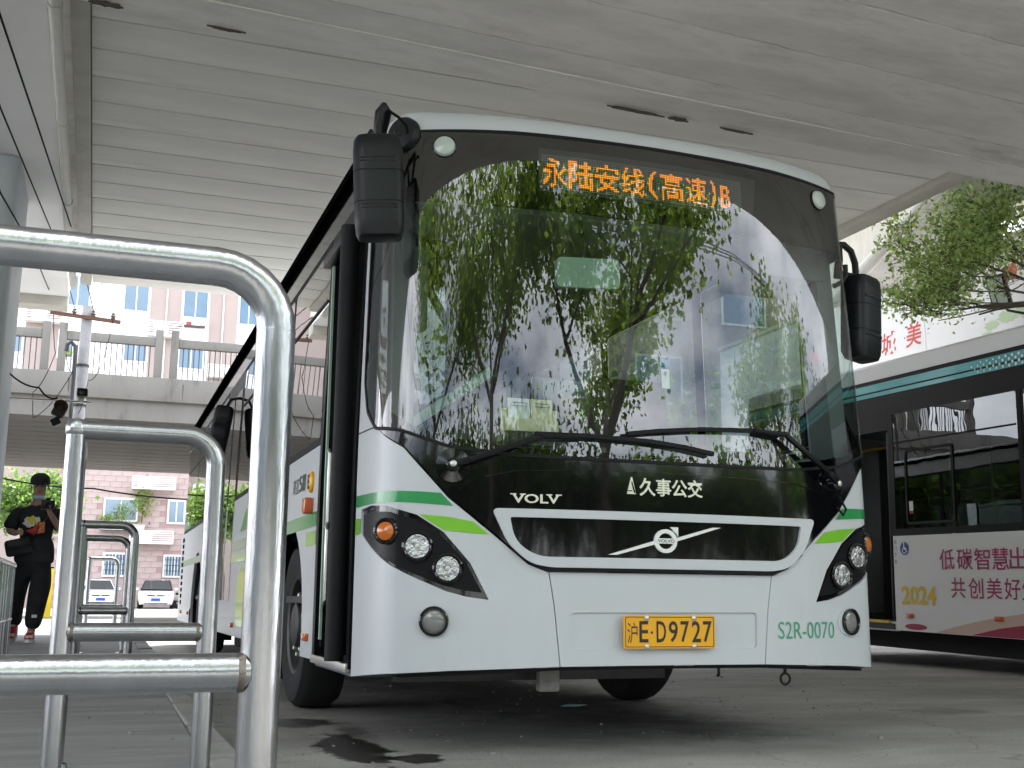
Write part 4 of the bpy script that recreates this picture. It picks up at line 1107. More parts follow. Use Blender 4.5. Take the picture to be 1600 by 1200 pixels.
MB().tube([(-1.30,.05,2.755),(-1.24,.08,2.74),(-1.20,.10,2.715),(-1.185,.14,2.70)], .007, 6).build('mirror_cable', 'cable', bus, True)
s_ = -1.23; z_ = 2.745; n_ = nrm(FR, s_, z_)
ds = MB().lathe([(.085,-.01),(.085,.02),(.078,.034),(.03,.042),(.001,.043)], 26, align(n_, FR(s_, z_))).build('mirror_mount', 'black_plastic', bus, True)
MB().obox(FR(s_, z_-.005)+n_*.045, (.04,.02,.03)).build('mount_clip', 'black_plastic', ds, True, .004)
dm = mirror((-1.385,6.0,2.13), radians(-10), None, (0, radians(9)), .17, .10)
MB().tube([(-1.34,6.0,2.35),(-1.30,6.0,2.42),(-1.21,6.0,2.44)], .013, 8).build('mirror_arm', 'black_plastic', bus, True)
mirror((1.395,.40,2.14), radians(20), None, (0, radians(4)), .20, .15)
MB().tube([(1.22,.40,2.30),(1.26,.38,2.32),(1.29,.38,2.36),(1.29,.38,2.42)], .014, 8).build('mirror_arm', 'black_plastic', bus, True)
MB().tube([(1.21,.36,2.52),(1.27,.36,2.525),(1.33,.38,2.50),(1.36,.39,2.44),(1.37,.40,2.36)], .018, 8).build('mirror_arm', 'black_plastic', bus, True)
MB().tube([(1.23,.37,2.34),(1.24,.365,2.44),(1.235,.36,2.53)], .022, 8).build('mirror_arm', 'black_plastic', bus, True)
MB().tube([(1.24,.37,2.37),(1.36,.39,2.37)], .012, 8).build('mirror_arm', 'black_plastic', bus, True)

# ---- wipers
def onF(s, z, o): q = FR(s, z); return q+nrm(FR, s, z)*o
def wiper(piv, pts, blade):
    e = empty('wiper', (0,0,0)); e.parent = bus
    n_ = nrm(FR, *piv)
    MB().lathe([(.075,.008),(.073,.014),(.03,.018),(.028,.05),(.02,.056),(.001,.058)], 22, align(n_, FR(*piv))).build('wiper_pivot', 'black_gloss', e, True)
    MB().lathe([(.014,.05),(.014,.066),(.008,.07),(.001,.07)], 12, align(n_, FR(*piv))).build('pivot_nut', 'bolt_metal', e, True)
    P = [onF(s, z, o) for s, z, o in pts]
    b = MB()
    for i in range(len(P)-1): b.bar(P[i], P[i+1], .030-.006*i, .018, up=n_)
    b.build('wiper_arm', 'black_satin', e, True, .003)
    Q = [onF(s, z, o) for s, z, o in blade]
    b = MB()
    for i in range(len(Q)-1): b.bar(Q[i], Q[i+1], .018, .022, up=nrm(FR, blade[i][0], blade[i][1]))
    b.build('wiper_blade', 'rubber', e)
    b = MB()
    for i in range(len(Q)-1): b.bar(Q[i]+Vector((0,.014,-.004)), Q[i+1]+Vector((0,.014,-.004)), .006, .016, up=nrm(FR, blade[i][0], blade[i][1]))
    b.build('blade_rubber', 'rubber', e)
wiper((-.965,1.212), [(-.965,1.212,.055),(-.90,1.228,.06),(-.60,1.338,.06),(-.40,1.348,.055)], [(-.62,1.352,.045),(-.40,1.353,.045),(-.1,1.344,.045),(.08,1.326,.045),(.225,1.303,.045)])
wiper((.93,1.205), [(.93,1.205,.055),(.87,1.25,.06),(.62,1.412,.06),(.44,1.425,.055)], [(.63,1.42,.045),(.44,1.424,.045),(.16,1.412,.045),(-.05,1.392,.045),(-.20,1.372,.045)])
MB().tube([onF(.97,1.15,.02),onF(1.0,1.09,.035),onF(.985,1.06,.03),onF(.95,1.10,.02)], .006, 6).build('washer_hose', 'cable', bus, True)

# ---- cabin
box('cabin_floor', 'cabin_dark', bus, -.6, 1.2, .4, 12.1, .62, .66); box('cabin_floor', 'cabin_dark', bus, -1.2, -.6, 1.66, 12.1, .62, .66)
box('cabin_ceiling', 'cabin_light', bus, -1.15, 1.15, .5, 12.1, 2.70, 2.74)
dsh = MB().prism([(.09,1.0),(.09,1.255),(.16,1.30),(.62,1.325),(.72,1.28),(.72,1.0)], 1.76, Matrix(((0,0,1,-.88),(1,0,0,.05),(0,1,0,0),(0,0,0,1)))).build('dashboard', 'cabin_dark', bus, True)
box('instrument_hood', 'cabin_dark', bus, .22, .98, .45, .80, 1.325, 1.40, .03)
sw = MB(); sw.tube([(.60+.22*cos(t*pi/12), .80+.22*sin(t*pi/12)*.55, 1.37+.22*sin(t*pi/12)*.5) for t in range(24)], .014, 8, closed=True)
for t in (0, 8, 16): sw.tube([(.60,.80,1.34),(.60+.22*cos(t*pi/12), .80+.121*sin(t*pi/12), 1.37+.11*sin(t*pi/12))], .01, 6)
sw.tube([(.60,.80,1.34),(.60,.68,1.2)], .03, 8); sw.build('steering_wheel', 'cabin_dark', bus, True)
def seat(x, y, m_='seat_fabric', w=.42, z=.66, hb=.62):
    e = empty('seat', (x,y,z)); e.parent = bus
    box('seat_cushion', m_, e, -w/2, w/2, -.22, .2, .36, .46, .03); MB().obox((0,.24,.46+hb/2), (w,.09,hb), Matrix.Rotation(radians(-8),3,'X')).build('seat_back', m_, e, True, .03); box('seat_frame', 'cabin_dark', e, -w/2+.04, w/2-.04, -.18, .2, 0, .36)
seat(.60,1.35,'cabin_dark',.5,.66,.85)
for y in (2.3,3.1,3.9,4.7,5.5,7.3,8.1,8.9,9.7,10.5):
    for x in (.95,.5): seat(x, y)
    if 2.2 < y < 5 or y > 7.2:
        for x in (-.95,-.5): seat(x, y)
for x, y in ((-.56,1.70),(-.56,.80),(.25,1.9),(-.28,4.4),(.28,4.4),(-.28,7.0),(.28,8.4)): MB().tube([(x,y,.66),(x,y,2.70)], .017, 8).build('grab_pole', 'steel_dark', bus, True)
for x in (-.45,.45): MB().tube([(x,1.9,2.35),(x,11.5,2.35)], .016, 8).build('ceiling_rail', 'bolt_metal', bus, True)
box('driver_partition', 'cabin_grey', bus, .15, 1.15, 1.86, 1.89, .66, 1.75); box('partition_glass', 'lamp_glass', bus, .15, 1.15, 1.87, 1.876, 1.75, 2.5)
box('cab_door', 'cabin_grey', bus, .12, .15, .95, 1.88, .66, 1.45, .01)
for sg in (-1, 1):
    b = MB(); b.bar((sg*1.13,.36,1.36),(sg*1.12,.46,2.66),.10,.16); b.build('pillar_trim', 'cabin_grey', bus)
box('header_trim', 'cabin_light', bus, -1.1, 1.1, .28, .62, 2.44, 2.69, .02)
box('header_locker', 'cabin_grey', bus, .72, 1.14, .34, .75, 2.30, 2.44, .015)
# flat pale handrail by the door and sun blind housing
MB().bar((-1.08,.42,1.42),(-.62,.62,1.74),.02,.045).build('door_handrail', 'cabin_green', bus)
im = empty('interior_mirror'); im.parent = bus
im_b = rounded([(-.44,2.08),(-.118,2.10),(-.118,2.245),(-.44,2.225)], .025, 4)
MB().prism([(x,z) for x, z in im_b], .03, Matrix(((1,0,0,0),(0,0,1,.20),(0,1,0,0),(0,0,0,1)))).build('mirror_back', 'cabin_green', im, True)
MB().tube([(-.28,.24,2.22),(-.28,.30,2.45)], .012, 8).build('mirror_stalk', 'cabin_dark', im, True)
# black twin mirror hanging inside the glass at the door side
tm_ = empty('blind_spot_mirror'); tm_.parent = bus
c0 = FR(-1.14,2.33)+Vector((.03,.10,0))
MB().lathe([(.05,-.012),(.056,.0),(.05,.012)], 20, align((0.2,-1,0), c0)).build('round_mirror', 'cabin_dark', tm_, True)
MB().tube([c0+Vector((-.06,.05,.35)), c0+Vector((-.02,.03,.12)), c0, c0+Vector((0,.0,-.10))], .009, 8).build('mirror_stalk', 'cabin_dark', tm_, True)
q = rounded([(-.034,-.20),(.034,-.20),(.034,.20),(-.034,.20)], .03, 5)
MB().prism(q, .03, align((.15,-1,0), c0+Vector((0,.01,-.30))) @ Matrix.Rotation(pi/2, 4, 'Z')).build('tall_mirror', 'cabin_dark', tm_, True)
patch('screen_sticker', 'sticker_blue', bus, FR, [(-.005,1.705),(.045,1.705),(.045,1.735),(-.005,1.735)], (), .005, 0, .1); patch('screen_sticker', 'card_white', bus, FR, [(0,1.60),(.04,1.60),(.04,1.69),(0,1.69)], (), .005, 0, .1)
patch('screen_sticker', 'sticker_red', bus, FR, [(.86,1.795),(.92,1.795),(.92,1.865),(.86,1.865)], (), .005, 0, .1)
box('ticket_reader', 'cabin_light', bus, -.44, -.41, .75, .80, 1.32, 1.75, .006)
# cards in a holder on the dashboard
ch_ = empty('card_holder', (-.55,.24,1.335), 0, 'cream card holder with two printed cards behind the windscreen', 'card holder')
box('holder_base', 'card_cream', ch_, -.125, .125, -.03, .03, 0.06, .12, .006); box('holder_back', 'card_cream', ch_, -.135, .135, .02, .028, .05, .17); box('holder_foot', 'cabin_dark', ch_, -.1, .1, -.02, .018, 0, .06)
for k, m_ in ((-1,'card_white'),(1,'card_cream')):
    c_ = MB().obox((k*.055,.008,.155), (.104,.004,.125), Matrix.Rotation(radians(-8),3,'X')).build('card', m_, ch_)
    for z in (.195,.18): MB().obox((k*.055,.0055-.006,z), (.07,.001,.004), Matrix.Rotation(radians(-8),3,'X')).build('printed_line', 'cabin_grey', c_)

# ------------------------------------------------------------------ second bus
b2 = empty('parked_bus', (5.55,5,0), 0, 'second bus with teal roof stripes and a printed panel with magenta characters', 'bus'); b2.rotation_euler = (.02,0,0)
B2 = lambda u, z: Vector((0., -u, z))           # u runs towards the front of the bus (-y)
Y0, Y1 = -8.4, 3.4                               # front and rear, local y
DR0, DR1 = .62, 1.95                             # rear door
def R2(y0, y1, z0, z1): return [(-y1,z0),(-y0,z0),(-y0,z1),(-y1,z1)]
def wheel_cut(y0, y1, cy, z0, z1, r=.58):
    a0 = math.asin(max(-1,(z0-.48)/r)); pts = [(-y1,z0)]
    arc = [(-cy-r*cos(t), .48+r*sin(t)) for t in [a0+(pi-2*a0)*k/14 for k in range(15)]]
    return pts+arc+[(-y0,z0),(-y0,z1),(-y1,z1)]
patch('ad_panel', 'ad_white', b2, B2, wheel_cut(-6.9,DR0-.03,-5.6,.355,1.328), (), 0, .04, .25)
patch('ad_panel', 'ad_white', b2, B2, wheel_cut(DR1+.03,Y1,2.75,.355,1.328), (), 0, .04, .25)
patch('white_sill', 'ad_white', b2, B2, R2(DR0-.03,DR1+.03,.345,.44), (), -.012, .04, .25)
patch('front_door', 'black_satin', b2, B2, R2(-8.3,-6.92,.36,2.6), (), -.004, .04, .3)
# window band: black frame with panes
panes = [(-6.8,-5.35),(-5.3,-3.4),(-3.35,-1.32),(-1.24,.54),(2.05,3.2)]
holes = [R2(a,b,1.40,2.62) for a, b in panes]
patch('window_band', 'black_satin', b2, B2, R2(Y0,DR0-.002,1.335,3.03), [h for h in holes[:4]], -.004, .04, .25)
patch('window_band', 'black_satin', b2, B2, R2(DR1,Y1,1.335,3.03), [holes[4]], -.004, .04, .25)
patch('door_top_panel', 'black_satin', b2, B2, R2(DR0,DR1,2.46,3.03), (), -.004, .04, .25)
for a, b in panes:
    w = patch('window', 'bus_glass', b2, B2, R2(a,b,1.40,2.62), (), -.010, 0, .3)
sash = R2(-.37,.36,1.44,2.22)
patch('slider_frame', 'rubber', b2, B2, rounded(sash,.04,4), [rounded(R2(-.345,.335,1.465,2.195),.035,4)], .002, .012, .3)
patch('pillar_line', 'rubber', b2, B2, R2(-1.30,-1.26,1.40,2.62), (), .001, .01, .3)
patch('sash_rail', 'rubber', b2, B2, R2(-1.22,.52,2.30,2.318), (), -.006, .004, .3)
patch('no_smoking_sticker', 'card_white', b2, B2, R2(.26,.32,1.58,1.68), (), -.008, 0, .3); patch('no_smoking_sticker', 'sticker_red', b2, B2, R2(.26,.32,1.55,1.575), (), -.008, 0, .3)
# roof band and stripes
patch('roof_cove', 'ad_white', b2, B2, R2(Y0,Y1,3.03,3.185), (), .004, .05, .3)
MB().prism([(0,3.03),(.0,3.18),(.10,3.24),(.5,3.29),(1.25,3.31),(2.0,3.29),(2.4,3.24),(2.5,3.18),(2.5,3.03)], Y1-Y0, Matrix(((1,0,0,.006),(0,0,1,Y0),(0,1,0,0),(0,0,0,1)))).build('roof', 'ad_white', b2, True)
patch('stripe', 'teal', b2, B2, R2(Y0,Y1,2.905,2.985), (), .003, 0, .4); patch('stripe', 'teal', b2, B2, R2(Y0,Y1,2.845,2.888), (), .003, 0, .4)
for r in range(4):
    for c in range(11):
        y = -.62-c*.082-(.041 if r % 2 else 0); z = 2.865+r*.031; rad = .006+.0013*c
        if rad > .006 and not (c < 2 and r in (0,3)): patch('stripe_dot', 'card_white', b2, B2, circle(-y, z, min(.0155,rad), 8), (), .005, 0, .2)
lettering('stripe_lettering', 'card_white', b2, B2, 'K', 1.545, 1.64, 2.85, 2.98, .005, bold=.02) if False else None
# rear door: two leaves standing open inside, dark step well
box('door_well', 'underbody', b2, .9, .93, DR0, DR1, .4, 2.46)
for y in (DR0+.03, DR1-.03):
    l2 = box('door_leaf', 'black_satin', b2, .02, .58, y-.02, y+.02, .46, 2.44, .006); box('leaf_glass', 'bus_glass', l2, .1, .5, y-.03, y-.022, .8, 2.3)
MB().tube([(.06,DR1-.25,.5),(.06,DR1-.25,2.35)], .014, 8).build('door_rail', 'pole_yellow', b2, True); MB().tube([(.10,DR0+.12,.5),(.10,DR0+.12,2.35)], .016, 8).build('door_rail', 'bolt_metal', b2, True)
box('door_step', 'cabin_dark', b2, .0, .9, DR0, DR1, .36, .42); box('step_edge', 'pole_yellow', b2, -.012, .02, DR0+.08, DR1-.08, .422, .452)
# printing on the panel
chars = '低碳智慧出'; ys_ = [-.115,-.363,-.600,-.837,-1.056]
for ch, y in zip(chars, ys_): lettering('printed_character', 'magenta_ink', b2, B2, ch, -y, -y+.215, .975, 1.180, .004, bold=.010)
for ch, y in zip('共创美好生', [-.265,-.505,-.745,-.975,-1.19]): lettering('printed_character', 'magenta_ink', b2, B2, ch, -y, -y+.200, .705, .900, .004, bold=.006)
lettering('printed_year', 'gold_ink', b2, B2, '2024', -.482, .045, .622, .812, .004, bold=.03)
patch('printed_disc', 'ad_crimson', b2, B2, circle(-.28, .402, .17, 24, .03), (), .003, 0, .3)
patch('printed_swoosh', 'ad_peach', b2, B2, [(.02,.36),(3.5,.36),(3.5,.50),(2.4,.62),(1.7,.63),(1.2,.585),(.7,.51),(.3,.43)], (), .0025, 0, .2)
patch('printed_swoosh', 'ad_crimson', b2, B2, [(.52,.36),(3.5,.36),(3.5,.66),(2.4,.62),(1.5,.52),(.9,.44)], (), .0035, 0, .2)
patch('access_sign', 'sign_blue', b2, B2, circle(-.41, 1.195, .068, 24), (), .004, 0, .2)
wh = circle(-.41, 1.175, .034, 20); patch('access_symbol', 'card_white', b2, B2, wh, [circle(-.41, 1.175, .025, 20)], .006, 0, .2)
patch('access_symbol', 'card_white', b2, B2, [(-.422,1.235),(-.408,1.235),(-.402,1.196),(-.378,1.196),(-.366,1.158),(-.377,1.156),(-.386,1.184),(-.416,1.184)], (), .0065, 0, .2); patch('access_symbol', 'card_white', b2, B2, circle(-.415,1.247,.010,12), (), .0065, 0, .2)
for k, ch in enumerate('后门下客'): lettering('door_lettering', 'cabin_dark', b2, B2, ch, -.572, -.532, 1.245-.068*k, 1.285-.068*k, .004)
for y, z in ((.358,.511),(-.892,.527),(-2.3,.52),(-3.7,.52)): box('side_marker', 'orange_marker', b2, -.022, .002, y-.05, y+.05, z-.022, z+.022, .006)
# far side, ends, floor and cabin
box('far_side', 'ad_white', b2, 2.45, 2.5, Y0, Y1, .36, 1.35); box('far_window', 'bus_glass', b2, 2.47, 2.48, Y0+.1, Y1-.1, 1.36, 2.7); box('far_band', 'black_satin', b2, 2.455, 2.5, Y0, Y1, 2.7, 3.03)
box('end_wall', 'ad_white', b2, .01, 2.49, Y1, Y1+.06, .36, 3.02, .02); box('end_wall', 'black_satin', b2, .01, 2.49, Y0-.06, Y0, .36, 3.02, .02)
box('cabin_floor', 'cabin_dark', b2, .93, 2.45, Y0, Y1, .40, .45); box('cabin_floor', 'cabin_dark', b2, .05, .93, Y0, DR0-.05, .40, .45)
box('cabin_ceiling', 'cabin_grey', b2, .05, 2.45, Y0, Y1, 2.75, 2.8); box('underbody', 'underbody', b2, .18, 2.3, -4.8, 1.9, .16, .39); box('underbody', 'underbody', b2, .7, 1.8, Y0+.3, Y1-.2, .2, .39)
for y in (-4.4,-3.6,-2.8,-2.0,-1.2,-.4,.3):
    for x in (.45,.9,1.75,2.15):
        s = empty('seat', (x,y,.45)); s.parent = b2; box('seat_cushion', 'seat_fabric', s, -.2, .2, -.2, .2, .4, .5, .03); box('seat_back', 'seat_fabric', s, -.2, .2, .2, .28, .5, 1.15, .03)
for y in (-3.9,-2.4,-1.0,-.1,.5): MB().tube([(.72,y,.45),(.72,y,2.75)], .017, 8).build('grab_pole', 'card_white', b2, True)
for x in (.7,1.8): MB().tube([(x,Y0+1,2.4),(x,Y1-.6,2.4)], .016, 8).build('ceiling_rail', 'pole_yellow', b2, True)
wheel(.17, -5.6, -1, b2, .47); wheel(.17, 2.75, -1, b2, .47); wheel(2.3, -5.6, 1, b2, .47); wheel(2.3, 2.75, 1, b2, .47)

# ------------------------------------------------------------------ stainless queue barriers
def barrier(y, xl, xr, label, rear=None, z0=None, r=.030, R=.095, zt=1.155, zl=.547, dy=0.):
    z0 = zp(y)
    e = empty('queue_barrier', ((xl+xr)/2, y, z0), 0, label, 'barrier', 'stainless queue barriers on the pavement')
    w = (xr-xl)/2; t = zt-z0; l = zl-z0
    if rear:      # mitred corner on the left where a rail runs back
        MB().tube(bend([(-w+.01,0,t),(w,0,t),(w,0,0)], R), r, 20).build('hoop', 'stainless', e, True)
        MB().tube([(-w,0,0),(-w,0,t-.012)], r, 20).build('post', 'stainless', e, True)
        MB().lathe([(.001,-.036),(.022,-.030),(.034,-.012),(.034,.012),(.022,.030),(.001,.036)], 18, Matrix.Translation((-w,0,t)), caps=False).build('corner_elbow', 'stainless', e, True)
        MB().tube([(-w,.02,t),(-w,rear-.02,t)], r*.96, 18).build('top_rail', 'stainless', e, True)
        MB().tube([(-w,rear,0),(-w,rear,t+.01)], r*.8, 16).build('post', 'stainless', e, True)
        feet = ((-w,0),(w,0),(-w,rear))
    else:
        MB().tube(bend([(-w,0,0),(-w,0,t),(w,0,t),(w,0,0)], R), r, 22).build('hoop', 'stainless', e, True)
        feet = ((-w,0),(w,0))
    MB().tube([(-w+r*.55,0,l),(w-r*.55,0,l)], r*.93, 20).build('crossbar', 'stainless', e, True)
    for s in (-1, 1): MB().tube([(s*(w-r*.80),0,l),(s*(w-r*1.12),0,l)], [r*1.04,r*.94], 20, caps=False).build('weld_bead', 'weld', e, True)
    MB().tube([(w-R-.002,0,t),(w-R+.002,0,t)], r*1.012, 20, caps=False).build('weld_seam', 'stainless', e, True); MB().tube([(w,0,t-R-.002),(w,0,t-R+.002)], r*1.012, 20, caps=False).build('weld_seam', 'stainless', e, True)
    for x, yy in feet: MB().lathe([(.062,-.002),(.062,.008),(.04,.014),(.034,.03)], 20, Matrix.Translation((x,yy,0)), caps=False).build('base_flange', 'stainless', e, True)
    return e
barrier(-2.82, -2.66, -2.125, 'largest stainless hoop barrier standing before the bus door and four smaller ones')
barrier(-.85, -2.445, -2.025, 'stainless hoop barrier with ball shaped elbow directly behind the largest one', rear=.70)
barrier(4.25, -2.47, -2.105, 'dark stainless hoop barrier beside the bus front wheel', rear=1.1)
barrier(6.35, -2.47, -2.09, 'stainless hoop barrier midway along the bus side, behind the wheel one', rear=1.1)
barrier(12.6, -2.44, -2.06, 'farthest and smallest stainless hoop barrier near the bus rear corner', rear=1.1)
# low railing beside the person
rl = empty('steel_railing', (-3.02,0,.15), 0, 'low stainless railing beside the pale blue pier', 'railing')
MB().tube([(0,2.2,.75),(0,6.3,.75),], .022, 12).build('top_rail', 'stainless', rl, True); MB().tube([(0,2.2,.30),(0,6.3,.30)], .018, 12).build('lower_rail', 'stainless', rl, True)
for k in range(15): MB().tube([(0,2.25+k*.285,0),(0,2.25+k*.285,.75)], .015 if k % 4 else .022, 10).build('baluster', 'stainless', rl, True)
yb = empty('yellow_bollard', (-3.33,21.6,.18), 0, 'yellow painted square bollard behind the walking person', 'bollard')
box('body', 'yellow_paint', yb, -.16, .16, -.12, .12, 0, 1.02, .02); box('cap', 'black_satin', yb, -.165, .165, -.125, .125, 1.021, 1.05, .01)

# ------------------------------------------------------------------ utility pole, cables, camera
up = empty('utility_pole', (-2.82,16.35,.17), 0, 'grey concrete utility pole with rusty crossarm before the stained viaduct', 'utility pole')
MB().tube([(0,0,0),(0,0,3),(.02,0,5.46)], [.12,.105,.09], 16).build('pole', 'pole_concrete', up, True)
MB().bar((-.58,-.12,5.28),(.58,-.12,5.2),.06,.06).build('crossarm', 'rust', up)
for x in (-.50,-.19,.12,.45):
    MB().lathe([(.02,0),(.045,.02),(.03,.04),(.05,.06),(.03,.085),(.035,.11),(.001,.12)], 12, Matrix.Translation((x,-.12,5.27-.035*(x+.5))), caps=False).build('insulator', 'porcelain', up, True)
MB().tube([(-.12,-.2,2.0),(-.12,-.2,4.55),(-.13,-.2,4.70),(-.20,-.2,4.77),(-.26,-.2,4.72),(-.27,-.2,4.60)], .035, 10).build('conduit', 'steel_dark', up, True)
for z in (2.8,3.7,4.4): MB().tube([(0,0,z-.02),(0,0,z+.02)], .118, 14).build('pole_band', 'steel_dark', up, True)
def cable(pts, r, label, sag=.0, n=8, group=None):
    P = [Vector(p) for p in pts]; out = []
    for i in range(len(P)-1):
        for k in range(n):
            t = k/n; q = P[i].lerp(P[i+1], t); q.z -= sag*4*t*(1-t); out.append(q)
    out.append(P[-1]); b0 = out[0].copy()
    return tag(MB().tube([tuple(q) for q in out], r, 5).build('overhead_cable', 'cable'), label, 'cable', group)
cg = 'cables running to the utility pole'
cable([(-3.0,-4.5,2.5),(-3.17,3.8,3.41),(-3.31,9.03,4.55),(-3.32,16.2,5.56)], .007, 'black cable ending on the outer insulator of the rusty crossarm, pavement side', 0, group=cg)
cable([(-3.2,-4.5,3.0),(-3.21,3.7,3.99),(-3.1,11.0,5.1),(-3.01,16.2,5.55)], .007, 'black cable ending on the inner insulator of the rusty crossarm, pavement side', 0, group=cg)
cable([(-3.2,-4.5,3.4),(-3.15,2.57,4.14),(-3.08,5.17,4.5),(-2.84,10.91,5.05),(-2.70,16.2,5.53)], .008, 'thick black cable passing close beside the white drain pipe', 0, group=cg)
cable([(-2.0,12.5,5.95),(-2.58,14.02,5.45),(-2.37,16.2,5.52)], .006, 'short black cable ending on the crossarm end nearest the bus', 0, group=cg)
cable([(-3.34,16.2,5.4),(-3.25,16.0,4.7),(-3.55,16.0,4.0),(-3.5,15.9,3.55),(-2.95,16.0,4.4),(-3.09,16.1,4.72)], .007, 'loose black cable looping down from the crossarm to the bent conduit', .12, group=cg)
cable([(-2.37,16.2,5.4),(-2.5,16.1,4.6),(-2.7,16.2,4.3),(-2.82,16.2,3.7)], .006, 'loose black cable looping down the pole on the bus side', .1, group=cg)
cable([(-3.9,9.2,3.55),(-3.45,9.0,3.10),(-3.1,9.2,2.95),(-2.9,9.3,2.86)], .010, 'black cable drooping from the pier to the camera arm', .05)
cable([(-6.5,35.8,4.6),(-2.6,35.6,4.1),(2.6,35.4,3.9),(7,35.2,4.4)], .03, 'twisted black cable bundle strung below the viaduct before the pink wall', .15)
ca = empty('surveillance_camera', (-3.4,9.3,2.83), 0, 'thin steel arm with small surveillance camera reaching out from the pier', 'camera arm')
MB().tube([(0,.0,0),(.86,-.02,0)], .012, 8).build('arm', 'bolt_metal', ca, True)
cc = box('camera_body', 'black_plastic', ca, .70, .82, -.14, .06, .045, .145, .02); MB().lathe([(.035,0),(.035,.02),(.02,.024)], 12, align((0,-1,0), (.76,-.14,.095))).build('camera_lens', 'black_gloss', cc, True); box('camera_bracket', 'bolt_metal', ca, .72, .78, -.03, .0, -.01, .05)
hb = MB().obox((.53,-.03,-.12), (.14,.13,.15), Matrix.Rotation(.4,3,'Y')).build('horn_speaker', 'steel_dark', ca, True, .02); MB().lathe([(.03,0),(.075,.09),(.078,.1)], 16, align((.2,-1,.1), (.53,-.09,-.10)), caps=False).build('horn', 'rust', hb, True); MB().obox((.50,-.03,-.25), (.10,.10,.09), Matrix.Rotation(-.5,3,'Y')).build('junction_box', 'black_plastic', ca, True, .01)
MB().tube([(.50,-.03,-.28),(.53,0,0)], .012, 6).build('hanger', 'steel_dark', ca)

# ------------------------------------------------------------------ walking person
ps = empty('person', (-2.97,8.52,.18), 0, 'person in black cap, black T-shirt and black trousers walking with a camera', 'person')
def skin(name, m, joints, edges, parent, root, sub=2):
    names = list(joints); me = bpy.data.meshes.new(name)
    me.from_pydata([joints[k][0] for k in names], [(names.index(a), names.index(b)) for a, b in edges], [])
    me.materials.append(M[m]); o = bpy.data.objects.new(name, me); COL.objects.link(o); o.parent = parent
    o.modifiers.new('Skin', 'SKIN')
    if not me.skin_vertices: raise RuntimeError('no skin layer')
    for i, k in enumerate(names):
        r = joints[k][1]; sv = me.skin_vertices[0].data[i]; sv.radius = r if isinstance(r, tuple) else (r, r); sv.use_root = (k == root)
    md = o.modifiers['Skin']; md.use_smooth_shade = True; md.branch_smoothing = .6
    s = o.modifiers.new('Sub', 'SUBSURF'); s.levels = sub; s.render_levels = sub
    return o
J = dict(pel=((0,0,.90),(.15,.10)), sp=((0,0,1.08),(.145,.10)), ch=((0,0,1.27),(.16,.11)), nk=((0,-.01,1.44),.055), jaw=((0,-.035,1.525),(.058,.062)), hd=((0,-.02,1.60),(.078,.092)), tp=((0,-.01,1.675),(.066,.078)),
  shl=((-.175,0,1.345),.062), ell=((-.262,.0,1.13),.044), wrl=((-.19,-.20,1.09),.028), hnl=((-.165,-.26,1.10),(.036,.022)),
  shr=((.175,0,1.345),.062), elr=((.255,-.06,1.12),.044), wrr=((.13,-.24,1.30),.028), hnr=((.10,-.265,1.37),(.036,.024)),
  hpl=((-.09,0,.84),.095), knl=((-.14,-.03,.48),.06), anl=((-.15,.22,.17),.04), tol=((-.155,.10,.07),.035),
  hpr=((.085,0,.84),.095), knr=((.07,-.13,.49),.06), anr=((.035,-.14,.10),.04), tor=((.03,-.30,.04),.035))
E_ = [('pel','sp'),('sp','ch'),('ch','nk'),('nk','jaw'),('jaw','hd'),('hd','tp'),('ch','shl'),('shl','ell'),('ell','wrl'),('wrl','hnl'),('ch','shr'),('shr','elr'),('elr','wrr'),('wrr','hnr'),
      ('pel','hpl'),('hpl','knl'),('knl','anl'),('anl','tol'),('pel','hpr'),('hpr','knr'),('knr','anr'),('anr','tor')]
for sd_, hand, d0, base in (('l',(-.165,-.26,1.10),Vector((.5,-.8,.1)).normalized(),'hnl'),('r',(.10,-.265,1.37),Vector((-.45,-.3,.8)).normalized(),'hnr')):
    sidev = d0.cross(Vector((0,0,1))).normalized() if sd_ == 'l' else Vector((.6,-.5,.4)).normalized()
    for k in range(4):
        off = sidev*(k-1.5)*.019 if sd_ == 'r' else Vector((0,0,1))*(k-1.5)*.018
        L = (.062,.072,.068,.052)[k]; h0 = Vector(hand)+off+d0*.02; curl = Vector((0,.35,-.5)) if sd_ == 'r' else Vector((.3,.5,-.2))
        a1 = h0+d0*L*.55; a2 = a1+(d0+curl*.8).normalized()*L*.5
        J[f'f{sd_}{k}a'] = (tuple(a1), .0095); J[f'f{sd_}{k}b'] = (tuple(a2), .0085); E_ += [(base,f'f{sd_}{k}a'),(f'f{sd_}{k}a',f'f{sd_}{k}b')]
    th = Vector(hand)+(Vector((.03,-.01,.04)) if sd_ == 'l' else Vector((-.05,-.02,.0))); J[f't{sd_}'] = (tuple(th), .011); E_.append((base, f't{sd_}'))
skin('body', 'skin', J, E_, ps, 'pel', 2)
shirt = {k: J[k] for k in ()}
SJ = dict(a0=((0,0,.76),(.215,.15)), a=((0,0,.86),(.215,.15)), b=((0,-.005,1.0),(.205,.15)), c=((0,0,1.18),(.205,.14)), d=((0,0,1.30),(.20,.125)), n=((0,-.005,1.405),(.085,.075)),
  sl=((-.185,0,1.345),.086), ml=((-.235,.0,1.21),.088), el=((-.262,.0,1.13),.090), sr=((.185,0,1.345),.086), mr=((.232,-.035,1.21),.088), er=((.255,-.055,1.135),.090))
skin('t_shirt', 'black_cloth', SJ, [('a0','a'),('a','b'),('b','c'),('c','d'),('d','n'),('d','sl'),('sl','ml'),('ml','el'),('d','sr'),('sr','mr'),('mr','er')], ps, 'c', 2)
